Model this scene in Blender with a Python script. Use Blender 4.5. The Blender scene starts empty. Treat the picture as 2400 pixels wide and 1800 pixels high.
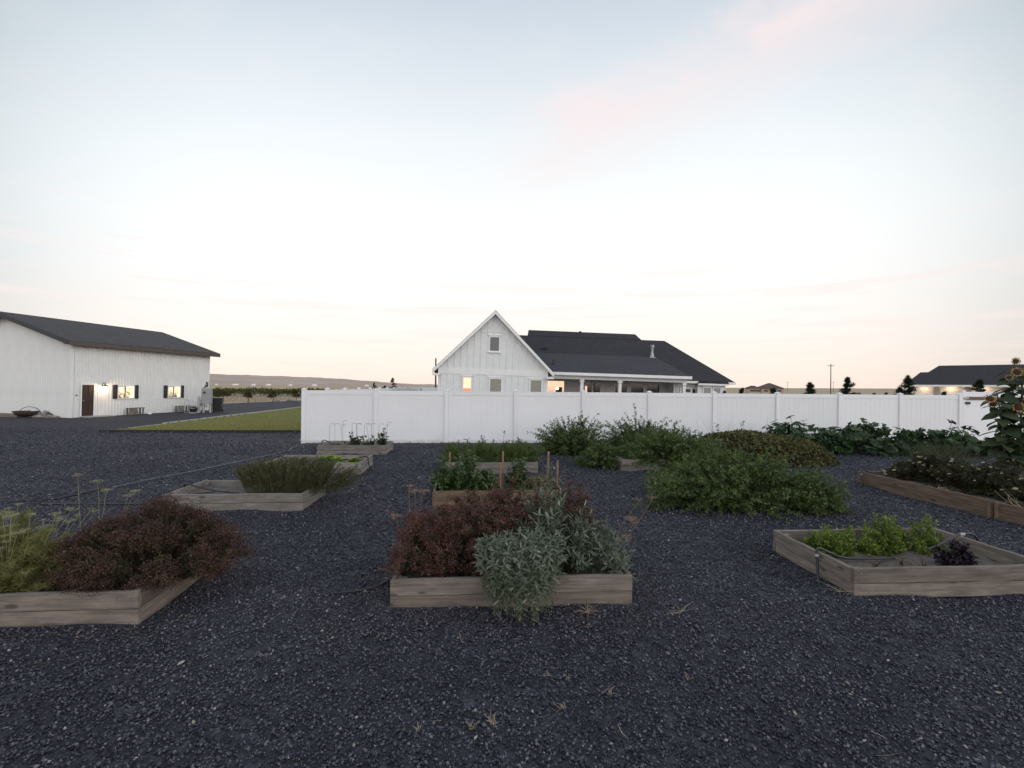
import bpy, math, random
import numpy as np
from mathutils import Matrix, Vector

rad = math.radians
SC = bpy.context.scene
COL = SC.collection
PI = math.pi

# ------------------------------------------------------------------ camera
cam = bpy.data.cameras.new('camera')
cam.lens = 16.2
cam.sensor_width = 36.0
cam.clip_start = 0.05
cam.clip_end = 20000
cam.shift_y = 0.0025
cam_obj = bpy.data.objects.new('camera', cam)
COL.objects.link(cam_obj)
cam_obj.matrix_world = (Matrix.Translation((0, 0, 1.95)) @ Matrix.Rotation(rad(-4.2), 4, 'Z')
                        @ Matrix.Rotation(rad(90), 4, 'X') @ Matrix.Rotation(rad(0.5), 4, 'Z'))
SC.camera = cam_obj

# ------------------------------------------------------------------ sky
SUN_AZ = 122.0     # degrees right of +Y: the sun has gone down behind the camera
SUN_EL = 8.0
world = bpy.data.worlds.new('World')
SC.world = world
world.use_nodes = True


def build_sky():
    nt = world.node_tree
    N, Lk = nt.nodes, nt.links
    for n in list(N):
        N.remove(n)
    out = N.new('ShaderNodeOutputWorld')
    bg = N.new('ShaderNodeBackground')
    tc = N.new('ShaderNodeTexCoord')
    nish = N.new('ShaderNodeTexSky')
    nish.sky_type = 'NISHITA'
    nish.sun_disc = False
    nish.sun_elevation = rad(SUN_EL)
    nish.sun_rotation = rad(SUN_AZ)
    nish.air_density = 1.0
    nish.dust_density = 0.6

    def math_(op, a, b=None, c=None, clamp=False):
        n = N.new('ShaderNodeMath')
        n.operation = op
        n.use_clamp = clamp
        for i, v in enumerate((a, b, c)):
            if v is None:
                continue
            if isinstance(v, (int, float)):
                n.inputs[i].default_value = v
            else:
                Lk.new(v, n.inputs[i])
        return n.outputs[0]

    def mix(f, a, b, mode='MIX'):
        n = N.new('ShaderNodeMix')
        n.data_type = 'RGBA'
        n.blend_type = mode
        n.clamp_factor = True
        for s, v in ((0, f), (6, a), (7, b)):
            if isinstance(v, (int, float)):
                n.inputs[s].default_value = v
            elif isinstance(v, tuple):
                n.inputs[s].default_value = (*v, 1)
            else:
                Lk.new(v, n.inputs[s])
        return n.outputs[2]

    def ramp(fac, stops, interp='LINEAR'):
        n = N.new('ShaderNodeValToRGB')
        n.color_ramp.interpolation = interp
        el = n.color_ramp.elements
        while len(el) > 1:
            el.remove(el[-1])
        el[0].position = stops[0][0]
        el[0].color = (*stops[0][1], 1)
        for p, c in stops[1:]:
            e = el.new(p)
            e.color = (*c, 1)
        Lk.new(fac, n.inputs[0])
        return n.outputs[0]

    nrm = N.new('ShaderNodeVectorMath')
    nrm.operation = 'NORMALIZE'
    Lk.new(tc.outputs['Generated'], nrm.inputs[0])
    sep = N.new('ShaderNodeSeparateXYZ')
    Lk.new(nrm.outputs[0], sep.inputs[0])
    x, y, z = sep.outputs
    elev = math_('MAXIMUM', math_('DIVIDE', math_('ARCSINE', z), PI / 2), 0.0)   # 0 horizon .. 1 zenith
    grad = ramp(elev, [
        (0.00, (1.00, 0.83, 0.74)),
        (0.03, (1.01, 0.875, 0.80)),
        (0.07, (1.02, 0.935, 0.875)),
        (0.12, (1.02, 0.985, 0.955)),
        (0.18, (1.02, 1.02, 1.01)),
        (0.24, (0.97, 0.995, 1.00)),
        (0.32, (0.855, 0.90, 0.935)),
        (0.44, (0.62, 0.69, 0.77)),
        (0.62, (0.58, 0.66, 0.76)),
        (1.00, (0.52, 0.60, 0.72))])
    # brightest towards the afterglow behind the camera; lens darkening painted in at the frame corners
    fx, fy = math.sin(rad(4.2)), math.cos(rad(4.2))
    dot = math_('ADD', math_('ADD', math_('MULTIPLY', x, fx), math_('MULTIPLY', y, fy)), math_('MULTIPLY', z, 0.12))
    gl = ramp(math_('MULTIPLY_ADD', dot, 0.5, 0.5), [(0.0, (1.76, 1.80, 1.88)), (0.12, (1.68, 1.74, 1.84)), (0.30, (1.20, 1.27, 1.36)), (0.50, (0.66, 0.70, 0.74)), (0.66, (0.40, 0.44, 0.47)),
                                                    (0.77, (0.28, 0.315, 0.335)), (0.83, (0.60, 0.63, 0.64)), (0.89, (0.78, 0.79, 0.79)), (0.94, (0.825, 0.825, 0.82)), (1.0, (0.815, 0.812, 0.80))], 'B_SPLINE')
    col = mix(1.0, grad, gl, 'MULTIPLY')
    # thin low cloud bands near the horizon
    mp = N.new('ShaderNodeMapping')
    mp.inputs['Scale'].default_value = (3.0, 3.0, 42.0)
    Lk.new(nrm.outputs[0], mp.inputs[0])
    nz = N.new('ShaderNodeTexNoise')
    nz.inputs['Scale'].default_value = 1.25
    nz.inputs['Detail'].default_value = 5
    nz.inputs['Roughness'].default_value = 0.55
    Lk.new(mp.outputs[0], nz.inputs[0])
    band = ramp(nz.outputs[0], [(0.50, (0, 0, 0)), (0.66, (1, 1, 1))], 'EASE')
    lowm = ramp(elev, [(0.0, (0.45,) * 3), (0.05, (0.5,) * 3), (0.10, (0.42,) * 3), (0.14, (0.30,) * 3), (0.22, (0, 0, 0))])
    low = mix(1.0, band, lowm, 'MULTIPLY')
    col = mix(low, col, (0.80, 0.66, 0.63))
    # one high wisp, top right: a streak along a great circle, broken by noise
    a = Vector((0.20, 0.82, 0.46)).normalized()
    b = Vector((0.56, 0.62, 0.58)).normalized()
    nn = a.cross(b).normalized()
    mid = (a + b).normalized()
    nz2 = N.new('ShaderNodeTexNoise')
    nz2.inputs['Scale'].default_value = 3.2
    nz2.inputs['Detail'].default_value = 7
    nz2.inputs['Roughness'].default_value = 0.6
    mp2 = N.new('ShaderNodeMapping')
    mp2.inputs['Rotation'].default_value = (0.2, 0.5, 0.75)
    mp2.inputs['Scale'].default_value = (1.0, 3.6, 2.4)
    Lk.new(nrm.outputs[0], mp2.inputs[0])
    Lk.new(mp2.outputs[0], nz2.inputs[0])
    off = math_('ADD', math_('ADD', math_('MULTIPLY', x, nn.x), math_('MULTIPLY', y, nn.y)), math_('MULTIPLY', z, nn.z))
    off = math_('ADD', off, math_('MULTIPLY', math_('SUBTRACT', nz2.outputs[0], 0.5), 0.16))
    dm = math_('ADD', math_('ADD', math_('MULTIPLY', x, mid.x), math_('MULTIPLY', y, mid.y)), math_('MULTIPLY', z, mid.z))
    wis = math_('MULTIPLY', ramp(math_('ABSOLUTE', off), [(0.0, (1,) * 3), (0.035, (0.6,) * 3), (0.10, (0,) * 3)], 'EASE'),
                ramp(dm, [(0.90, (0,) * 3), (0.975, (1,) * 3)], 'EASE'))
    wis = math_('MULTIPLY', wis, ramp(nz2.outputs[0], [(0.30, (0.25,) * 3), (0.65, (1,) * 3)]))
    col = mix(math_('MULTIPLY', wis, 0.95), col, (0.79, 0.675, 0.665))
    # faint high veil elsewhere, same family
    veil = ramp(nz2.outputs[0], [(0.50, (0,) * 3), (0.80, (0.22,) * 3)], 'EASE')
    col = mix(veil, col, (0.74, 0.70, 0.70))
    nm = mix(1.0, nish.outputs[0], (0.012, 0.012, 0.014), 'MULTIPLY')
    fin = mix(1.0, col, nm, 'ADD')
    Lk.new(fin, bg.inputs[0])
    bg.inputs[1].default_value = 1.0
    Lk.new(bg.outputs[0], out.inputs[0])


build_sky()

sun = bpy.data.lights.new('sun', 'SUN')
sun.energy = 0.75
sun.angle = rad(60)
sun.color = (1.0, 0.97, 0.95)
sun_obj = bpy.data.objects.new('sun', sun)
COL.objects.link(sun_obj)
sd = Vector((math.sin(rad(SUN_AZ)) * math.cos(rad(SUN_EL)), math.cos(rad(SUN_AZ)) * math.cos(rad(SUN_EL)), math.sin(rad(SUN_EL))))
sun_obj.rotation_euler = sd.to_track_quat('Z', 'Y').to_euler()
sun_obj.location = (30, -60, 40)

SC.view_settings.view_transform = 'Standard'
SC.view_settings.look = 'None'
SC.view_settings.exposure = 0.3
SC.view_settings.gamma = 1.0
SC.view_settings.use_curve_mapping = False
SC.render.engine = 'CYCLES'
SC.cycles.max_bounces = 6
SC.cycles.use_denoising = True

# ------------------------------------------------------------------ helpers
rng = np.random.default_rng(11)
random.seed(7)


def tag(o, label=None, cat=None, group=None, kind=None):
    if label:
        o['label'] = label
    if cat:
        o['category'] = cat
    if group:
        o['group'] = group
    if kind:
        o['kind'] = kind
    return o


def thing(name, label, cat, loc=(0, 0, 0), rotz=0.0, group=None, mat=None):
    o = bpy.data.objects.new(name, None)
    o.empty_display_size = 0.2
    COL.objects.link(o)
    if mat is not None:
        o.matrix_world = mat
    else:
        o.location = loc
        o.rotation_euler = (0, 0, rotz)
    return tag(o, label, cat, group)


def add_obj(name, me, parent=None, loc=None, rot=None, mat4=None):
    o = bpy.data.objects.new(name, me)
    COL.objects.link(o)
    if parent is not None:
        o.parent = parent
    if mat4 is not None:
        o.matrix_local = mat4
    else:
        if loc is not None:
            o.location = loc
        if rot is not None:
            o.rotation_euler = rot
    return o


class MB:
    """collects faces into one mesh"""

    def __init__(self):
        self.v, self.f = [], []

    def quad(self, a, b, c, d):
        i = len(self.v)
        self.v += [a, b, c, d]
        self.f.append((i, i + 1, i + 2, i + 3))
        return self

    def poly(self, pts):
        i = len(self.v)
        self.v += list(pts)
        self.f.append(tuple(range(i, i + len(pts))))
        return self

    def box(self, x0, x1, y0, y1, z0, z1):
        i = len(self.v)
        self.v += [(x0, y0, z0), (x1, y0, z0), (x1, y1, z0), (x0, y1, z0), (x0, y0, z1), (x1, y0, z1), (x1, y1, z1), (x0, y1, z1)]
        self.f += [tuple(i + k for k in q) for q in ((3, 2, 1, 0), (4, 5, 6, 7), (0, 1, 5, 4), (1, 2, 6, 5), (2, 3, 7, 6), (3, 0, 4, 7))]
        return self

    def prism(self, pts, axis, a, b):
        """pts: 2-D outline; axis: the extruded axis ('x','y','z')"""
        def mk(p, t):
            if axis == 'y':
                return (p[0], t, p[1])
            if axis == 'x':
                return (t, p[0], p[1])
            return (p[0], p[1], t)
        n = len(pts)
        i = len(self.v)
        self.v += [mk(p, a) for p in pts] + [mk(p, b) for p in pts]
        self.f.append(tuple(range(i, i + n)))
        self.f.append(tuple(range(i + 2 * n - 1, i + n - 1, -1)))
        for k in range(n):
            l = (k + 1) % n
            self.f.append((i + l, i + k, i + n + k, i + n + l))
        return self

    def tube(self, pts, r, n=6, caps=True):
        pts = [Vector(p) for p in pts]
        rs = r if isinstance(r, (list, tuple)) else [r] * len(pts)
        i0 = len(self.v)
        for k, p in enumerate(pts):
            t = (pts[min(k + 1, len(pts) - 1)] - pts[max(k - 1, 0)])
            t = t.normalized() if t.length > 1e-9 else Vector((0, 0, 1))
            a = t.cross(Vector((0, 0, 1)))
            if a.length < 1e-3:
                a = t.cross(Vector((1, 0, 0)))
            a.normalize()
            b = t.cross(a).normalized()
            for j in range(n):
                q = p + (a * math.cos(2 * PI * j / n) + b * math.sin(2 * PI * j / n)) * rs[k]
                self.v.append(tuple(q))
        for k in range(len(pts) - 1):
            for j in range(n):
                j2 = (j + 1) % n
                self.f.append((i0 + k * n + j, i0 + k * n + j2, i0 + (k + 1) * n + j2, i0 + (k + 1) * n + j))
        if caps:
            self.f.append(tuple(i0 + j for j in range(n - 1, -1, -1)))
            self.f.append(tuple(i0 + (len(pts) - 1) * n + j for j in range(n)))
        return self

    def lathe(self, prof, n=20, c=(0, 0, 0)):
        i0 = len(self.v)
        for r, z in prof:
            for j in range(n):
                t = 2 * PI * j / n
                self.v.append((c[0] + r * math.cos(t), c[1] + r * math.sin(t), c[2] + z))
        for k in range(len(prof) - 1):
            for j in range(n):
                j2 = (j + 1) % n
                self.f.append((i0 + k * n + j, i0 + k * n + j2, i0 + (k + 1) * n + j2, i0 + (k + 1) * n + j))
        return self

    def mesh(self, name, m, smooth=False):
        me = bpy.data.meshes.new(name)
        me.from_pydata([tuple(p) for p in self.v], [], self.f)
        me.update()
        me.materials.append(m)
        if smooth:
            me.polygons.foreach_set('use_smooth', [True] * len(me.polygons))
        return me

    def build(self, name, m, parent=None, smooth=False, **k):
        return add_obj(name, self.mesh(name, m, smooth), parent, **k)


def np_mesh(name, V, T, m, smooth=False):
    """big triangle mesh from arrays"""
    V = np.asarray(V, np.float32)
    T = np.asarray(T, np.int32)
    me = bpy.data.meshes.new(name)
    me.vertices.add(len(V))
    me.vertices.foreach_set('co', V.ravel())
    me.loops.add(len(T) * 3)
    me.loops.foreach_set('vertex_index', T.ravel())
    me.polygons.add(len(T))
    me.polygons.foreach_set('loop_start', np.arange(0, len(T) * 3, 3, dtype=np.int32))
    if smooth:
        me.polygons.foreach_set('use_smooth', np.ones(len(T), bool))
    me.materials.append(m)
    me.update(calc_edges=True)
    return me


# ------------------------------------------------------------------ materials
def new_mat(name):
    m = bpy.data.materials.new(name)
    m.use_nodes = True
    nt = m.node_tree
    return m, nt, nt.nodes, nt.links, nt.nodes['Principled BSDF']


def set_ramp(n, stops):
    el = n.color_ramp.elements
    while len(el) > 1:
        el.remove(el[-1])
    el[0].position, el[0].color = stops[0][0], (*stops[0][1], 1)
    for p, c in stops[1:]:
        e = el.new(p)
        e.color = (*c, 1)


def noise(N, L, vec, scale, detail=3, rough=0.5):
    n = N.new('ShaderNodeTexNoise')
    n.inputs['Scale'].default_value = scale
    n.inputs['Detail'].default_value = detail
    n.inputs['Roughness'].default_value = rough
    if vec is not None:
        L.new(vec, n.inputs['Vector'])
    return n


def plain(name, col, rough=0.6, var=0.12, scale=6.0, bump=0.0, metallic=0.0, stretch=(1, 1, 1), bscale=None):
    m, nt, N, L, P = new_mat(name)
    tc = N.new('ShaderNodeTexCoord')
    mp = N.new('ShaderNodeMapping')
    mp.inputs['Scale'].default_value = stretch
    L.new(tc.outputs['Object'], mp.inputs[0])
    nz = noise(N, L, mp.outputs[0], scale, 5, 0.6)
    r = N.new('ShaderNodeValToRGB')
    set_ramp(r, [(0.3, tuple(c * (1 - var) for c in col)), (0.7, tuple(min(1, c * (1 + var)) for c in col))])
    L.new(nz.outputs[0], r.inputs[0])
    L.new(r.outputs[0], P.inputs['Base Color'])
    P.inputs['Roughness'].default_value = rough
    P.inputs['Metallic'].default_value = metallic
    if bump:
        b = N.new('ShaderNodeBump')
        b.inputs['Strength'].default_value = bump
        b.inputs['Distance'].default_value = 0.01
        nb = noise(N, L, mp.outputs[0], bscale or scale * 6, 4)
        L.new(nb.outputs[0], b.inputs['Height'])
        L.new(b.outputs[0], P.inputs['Normal'])
    return m


def leafm(name, stops, rough=0.55, trans=0.25, blot=0.0):
    """leaf colour differs from leaf to leaf (random per mesh island)"""
    m, nt, N, L, P = new_mat(name)
    g = N.new('ShaderNodeNewGeometry')
    r = N.new('ShaderNodeValToRGB')
    set_ramp(r, stops)
    if trans or blot:       # leaf to leaf, and clump to clump
        nz_ = noise(N, L, g.outputs['Position'], 9.0, 3, 0.55)
        m1 = N.new('ShaderNodeMath')
        m1.operation = 'MULTIPLY_ADD'
        L.new(nz_.outputs[0], m1.inputs[0])
        m1.inputs[1].default_value = 1.3
        m1.inputs[2].default_value = -0.40
        m2 = N.new('ShaderNodeMath')
        m2.operation = 'MULTIPLY_ADD'
        m2.use_clamp = True
        L.new(g.outputs['Random Per Island'], m2.inputs[0])
        m2.inputs[1].default_value = 0.5
        L.new(m1.outputs[0], m2.inputs[2])
        L.new(m2.outputs[0], r.inputs[0])
    else:
        L.new(g.outputs['Random Per Island'], r.inputs[0])
    L.new(r.outputs[0], P.inputs['Base Color'])
    P.inputs['Roughness'].default_value = rough
    P.inputs['Specular IOR Level'].default_value = 0.3
    if trans:
        t = N.new('ShaderNodeBsdfTranslucent')
        L.new(r.outputs[0], t.inputs[0])
        mx = N.new('ShaderNodeMixShader')
        mx.inputs[0].default_value = trans
        L.new(P.outputs[0], mx.inputs[1])
        L.new(t.outputs[0], mx.inputs[2])
        L.new(mx.outputs[0], N['Material Output'].inputs[0])
    return m


def leafobj(name, stops, rough=0.5, trans=0.2):
    """same, for leaves that are objects of their own"""
    m = leafm(name, stops, rough, trans)
    N, L = m.node_tree.nodes, m.node_tree.links
    oi = N.new('ShaderNodeObjectInfo')
    for n in N:
        if n.type == 'VALTORGB':
            L.new(oi.outputs['Random'], n.inputs[0])
    return m


def woodm(name, c1, c2, rough=0.8, warm=0.0):
    """weathered board: grain along local X, knots, tone differs from board to board"""
    m, nt, N, L, P = new_mat(name)
    tc = N.new('ShaderNodeTexCoord')
    oi = N.new('ShaderNodeObjectInfo')
    ad = N.new('ShaderNodeVectorMath')
    ad.operation = 'ADD'
    L.new(tc.outputs['Object'], ad.inputs[0])
    sc = N.new('ShaderNodeVectorMath')
    sc.operation = 'SCALE'
    sc.inputs[0].default_value = (7.3, 3.1, 5.7)
    L.new(oi.outputs['Random'], sc.inputs['Scale'])
    L.new(sc.outputs[0], ad.inputs[1])
    mp = N.new('ShaderNodeMapping')
    mp.inputs['Scale'].default_value = (1.2, 22, 22)
    L.new(ad.outputs[0], mp.inputs[0])
    g = noise(N, L, mp.outputs[0], 2.0, 8, 0.65)
    mp2 = N.new('ShaderNodeMapping')
    mp2.inputs['Scale'].default_value = (2.2, 4, 7)
    L.new(ad.outputs[0], mp2.inputs[0])
    blot = noise(N, L, mp2.outputs[0], 1.6, 4, 0.6)
    r = N.new('ShaderNodeValToRGB')
    set_ramp(r, [(0.25, tuple(c * 0.5 for c in c1)), (0.45, c1), (0.62, c2), (0.8, tuple(min(1, c * 1.25) for c in c2))])
    ax = N.new('ShaderNodeMath')
    ax.operation = 'MULTIPLY_ADD'
    L.new(g.outputs[0], ax.inputs[0])
    ax.inputs[1].default_value = 0.6
    bl = N.new('ShaderNodeMath')
    bl.operation = 'MULTIPLY'
    L.new(blot.outputs[0], bl.inputs[0])
    bl.inputs[1].default_value = 0.4
    L.new(bl.outputs[0], ax.inputs[2])
    L.new(ax.outputs[0], r.inputs[0])
    # knots
    vo = N.new('ShaderNodeTexVoronoi')
    mp3 = N.new('ShaderNodeMapping')
    mp3.inputs['Scale'].default_value = (2.0, 6, 6)
    L.new(ad.outputs[0], mp3.inputs[0])
    L.new(mp3.outputs[0], vo.inputs['Vector'])
    vo.inputs['Scale'].default_value = 1.0
    kr = N.new('ShaderNodeValToRGB')
    set_ramp(kr, [(0.0, (0.25, 0.25, 0.25)), (0.09, (0.35, 0.35, 0.35)), (0.13, (1, 1, 1))])
    L.new(vo.outputs['Distance'], kr.inputs[0])
    mk = N.new('ShaderNodeMix')
    mk.data_type = 'RGBA'
    mk.blend_type = 'MULTIPLY'
    mk.inputs[0].default_value = 0.8
    L.new(r.outputs[0], mk.inputs[6])
    L.new(kr.outputs[0], mk.inputs[7])
    hs = N.new('ShaderNodeHueSaturation')
    vm = N.new('ShaderNodeMapRange')
    vm.inputs['To Min'].default_value = 0.78
    vm.inputs['To Max'].default_value = 1.2
    L.new(oi.outputs['Random'], vm.inputs[0])
    L.new(vm.outputs[0], hs.inputs['Value'])
    L.new(mk.outputs[2], hs.inputs['Color'])
    L.new(hs.outputs[0], P.inputs['Base Color'])
    P.inputs['Roughness'].default_value = rough
    b = N.new('ShaderNodeBump')
    b.inputs['Strength'].default_value = 0.5
    b.inputs['Distance'].default_value = 0.004
    L.new(g.outputs[0], b.inputs['Height'])
    L.new(b.outputs[0], P.inputs['Normal'])
    return m


def emit(name, col, strength):
    m, nt, N, L, P = new_mat(name)
    P.inputs['Base Color'].default_value = (*col, 1)
    P.inputs['Emission Color'].default_value = (*col, 1)
    P.inputs['Emission Strength'].default_value = strength
    return m


def shingle(name, col, sx=1.0):
    m, nt, N, L, P = new_mat(name)
    tc = N.new('ShaderNodeTexCoord')
    br = N.new('ShaderNodeTexBrick')
    br.inputs['Color1'].default_value = (*[c * 0.8 for c in col], 1)
    br.inputs['Color2'].default_value = (*[c * 1.25 for c in col], 1)
    br.inputs['Mortar'].default_value = (*[c * 0.55 for c in col], 1)
    br.inputs['Scale'].default_value = 1.0
    br.inputs['Mortar Size'].default_value = 0.012
    br.inputs['Brick Width'].default_value = 0.32
    br.inputs['Row Height'].default_value = 0.14
    L.new(tc.outputs['Object'], br.inputs[0])
    nz = noise(N, L, tc.outputs['Object'], 22, 4, 0.7)
    mx = N.new('ShaderNodeMix')
    mx.data_type = 'RGBA'
    mx.blend_type = 'OVERLAY'
    mx.inputs[0].default_value = 0.7
    L.new(br.outputs[0], mx.inputs[6])
    L.new(nz.outputs[0], mx.inputs[7])
    L.new(mx.outputs[2], P.inputs['Base Color'])
    P.inputs['Roughness'].default_value = 0.9
    b = N.new('ShaderNodeBump')
    b.inputs['Strength'].default_value = 0.4
    b.inputs['Distance'].default_value = 0.02
    L.new(nz.outputs[0], b.inputs['Height'])
    L.new(b.outputs[0], P.inputs['Normal'])
    return m


def glassm(name, col, rough=0.06):
    """window pane seen from outside: dark room behind a mirror-like sheet"""
    m, nt, N, L, P = new_mat(name)
    tc = N.new('ShaderNodeTexCoord')
    nz = noise(N, L, tc.outputs['Object'], 1.6, 3)
    b = N.new('ShaderNodeBump')
    b.inputs['Strength'].default_value = 0.05
    L.new(nz.outputs[0], b.inputs['Height'])
    P.inputs['Base Color'].default_value = (*col, 1)
    P.inputs['Roughness'].default_value = rough
    P.inputs['IOR'].default_value = 1.52
    P.inputs['Specular IOR Level'].default_value = 0.8
    L.new(b.outputs[0], P.inputs['Normal'])
    return m


M = {}


def vinylm():
    """white vinyl, each panel a touch different, soil splash along the foot"""
    m = plain('white_vinyl', (0.84, 0.84, 0.86), 0.38, 0.03, 1.1)
    N, L = m.node_tree.nodes, m.node_tree.links
    P = N['Principled BSDF']
    src = P.inputs['Base Color'].links[0].from_socket
    oi = N.new('ShaderNodeObjectInfo')
    mr = N.new('ShaderNodeMapRange')
    mr.inputs['To Min'].default_value = 0.955
    mr.inputs['To Max'].default_value = 1.02
    L.new(oi.outputs['Random'], mr.inputs[0])
    h = N.new('ShaderNodeHueSaturation')
    L.new(src, h.inputs['Color'])
    L.new(mr.outputs[0], h.inputs['Value'])
    g = N.new('ShaderNodeNewGeometry')
    s = N.new('ShaderNodeSeparateXYZ')
    L.new(g.outputs['Position'], s.inputs[0])
    nz = noise(N, L, g.outputs['Position'], 3.5, 6, 0.7)
    a = N.new('ShaderNodeMath')
    a.operation = 'MULTIPLY_ADD'
    L.new(s.outputs[2], a.inputs[0])
    a.inputs[1].default_value = -2.6
    L.new(nz.outputs[0], a.inputs[2])
    r = N.new('ShaderNodeValToRGB')
    set_ramp(r, [(0.12, (0, 0, 0)), (0.62, (0.55, 0.55, 0.55))])
    L.new(a.outputs[0], r.inputs[0])
    mx = N.new('ShaderNodeMix')
    mx.data_type = 'RGBA'
    L.new(r.outputs[0], mx.inputs[0])
    L.new(h.outputs[0], mx.inputs[6])
    mx.inputs[7].default_value = (0.36, 0.33, 0.30, 1)
    L.new(mx.outputs[2], P.inputs['Base Color'])
    return m


M['vinyl'] = vinylm()
M['paint'] = plain('white_paint', (0.76, 0.77, 0.76), 0.6, 0.05, 3, 0.08)
M['trim'] = plain('trim_paint', (0.82, 0.82, 0.80), 0.5, 0.04, 3)
M['metal_white'] = plain('white_sheet_metal', (0.80, 0.79, 0.77), 0.42, 0.05, 1.2, 0.03)
M['roof'] = shingle('charcoal_shingles', (0.030, 0.027, 0.032))
M['roof_barn'] = shingle('grey_shingles', (0.060, 0.056, 0.058))
M['dark_trim'] = plain('dark_trim', (0.020, 0.020, 0.024), 0.55, 0.2, 4)
M['brown'] = plain('brown_trim', (0.10, 0.075, 0.06), 0.6, 0.2, 4)
M['door'] = plain('dark_wood_door', (0.045, 0.024, 0.018), 0.5, 0.35, 8, 0.2, stretch=(6, 6, 1))
M['shutter'] = plain('plum_shutter', (0.040, 0.028, 0.032), 0.6, 0.25, 10, 0.1)
M['black'] = plain('black_rubber', (0.012, 0.012, 0.014), 0.5, 0.3, 20)
M['hose'] = plain('black_poly_tube', (0.016, 0.016, 0.018), 0.38, 0.3, 12)
M['hose_grey'] = plain('grey_poly_tube', (0.10, 0.10, 0.11), 0.5, 0.3, 12)
M['steel'] = plain('galvanised_steel', (0.34, 0.34, 0.35), 0.45, 0.1, 8, metallic=0.5)
M['box_grey'] = plain('grey_cabinet_paint', (0.30, 0.31, 0.31), 0.5, 0.08, 5)
M['rust'] = plain('rusty_iron', (0.055, 0.03, 0.024), 0.8, 0.4, 14, 0.3)
M['stone'] = plain('field_stone', (0.26, 0.24, 0.21), 0.9, 0.35, 5, 0.6)
M['concrete'] = plain('concrete', (0.36, 0.35, 0.34), 0.9, 0.12, 6, 0.2)
M['plastic'] = plain('dark_bin_plastic', (0.018, 0.016, 0.020), 0.45, 0.2, 8)
M['soil'] = plain('garden_soil', (0.120, 0.098, 0.082), 1.0, 0.45, 14, 1.0, bscale=60)
M['wood'] = woodm('weathered_board', (0.150, 0.122, 0.102), (0.250, 0.208, 0.176))
M['wood_grey'] = woodm('grey_weathered_board', (0.185, 0.165, 0.148), (0.310, 0.275, 0.245))
M['wood_brown'] = woodm('brown_board', (0.135, 0.088, 0.058), (0.235, 0.160, 0.105))
M['stake'] = woodm('cedar_stake', (0.20, 0.115, 0.075), (0.31, 0.19, 0.125))
M['edge'] = plain('pale_timber_edging', (0.44, 0.42, 0.40), 0.8, 0.12, 5)
M['stem'] = plain('green_stem', (0.065, 0.080, 0.030), 0.7, 0.3, 10)
M['stem_brown'] = plain('brown_stem', (0.090, 0.055, 0.035), 0.8, 0.3, 10)
M['straw'] = leafm('dry_straw', [(0, (0.20, 0.15, 0.10)), (0.5, (0.34, 0.27, 0.18)), (1, (0.45, 0.38, 0.28))], 0.8, 0)
M['bark'] = plain('grey_bark', (0.10, 0.080, 0.060), 0.9, 0.3, 12, 0.5)
M['glass'] = glassm('dark_glass', (0.045, 0.05, 0.055))
M['glass_grey'] = glassm('grey_glass', (0.10, 0.11, 0.12), 0.12)
M['blind'] = plain('window_blind', (0.36, 0.34, 0.29), 0.5, 0.06, 3)
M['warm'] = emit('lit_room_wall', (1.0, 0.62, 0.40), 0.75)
M['warm_low'] = emit('lit_room_shade', (0.62, 0.26, 0.13), 0.6)
M['shop'] = emit('lit_workshop_wall', (1.0, 0.84, 0.56), 0.9)
M['bulb'] = emit('glowing_bulb', (1.0, 0.80, 0.60), 9.0)
M['spot'] = emit('glowing_soffit_lamp', (1.0, 0.74, 0.48), 8.0)

# ------------------------------------------------------------------ ground
BEDS = {  # x0, x1, y0, y1
    'L1': (-4.74, -2.72, 3.92, 4.98), 'L2': (-4.74, -2.68, 7.32, 8.40), 'L3': (-4.56, -2.52, 10.20, 11.34), 'L4': (-4.44, -2.56, 13.12, 14.22),
    'C1': (-0.74, 1.39, 4.04, 5.12), 'C2': (-0.71, 1.38, 7.40, 8.48), 'C3': (-0.70, 1.34, 10.16, 11.24),
    'R1': (3.52, 5.57, 4.05, 5.24), 'R3': (3.37, 5.40, 10.52, 11.58), 'Q': (7.82, 9.92, 3.2, 8.95)}


def gh(x, y):
    """gentle unevenness of the raked gravel"""
    z = (0.012 * np.sin(1.7 * x + 0.6 * y) + 0.010 * np.sin(0.9 * y - 1.3 * x + 1.0) + 0.008 * np.sin(2.9 * y + 0.7 * x + 2.0)
         + 0.006 * np.sin(4.3 * x - 2.1 * y) + 0.004)
    for a, b, c, d in BEDS.values():      # gravel heaped against the boards
        ex = np.maximum(np.maximum(a - x, x - b), 0)
        ey = np.maximum(np.maximum(c - y, y - d), 0)
        q = np.sqrt(ex * ex + ey * ey)
        z = z + (0.020 + 0.020 * np.sin(2.3 * x + 1.7 * y) * np.sin(3.9 * x - 2.7 * y + 1)) * np.exp(-(q / 0.20) ** 2)
    return z


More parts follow.
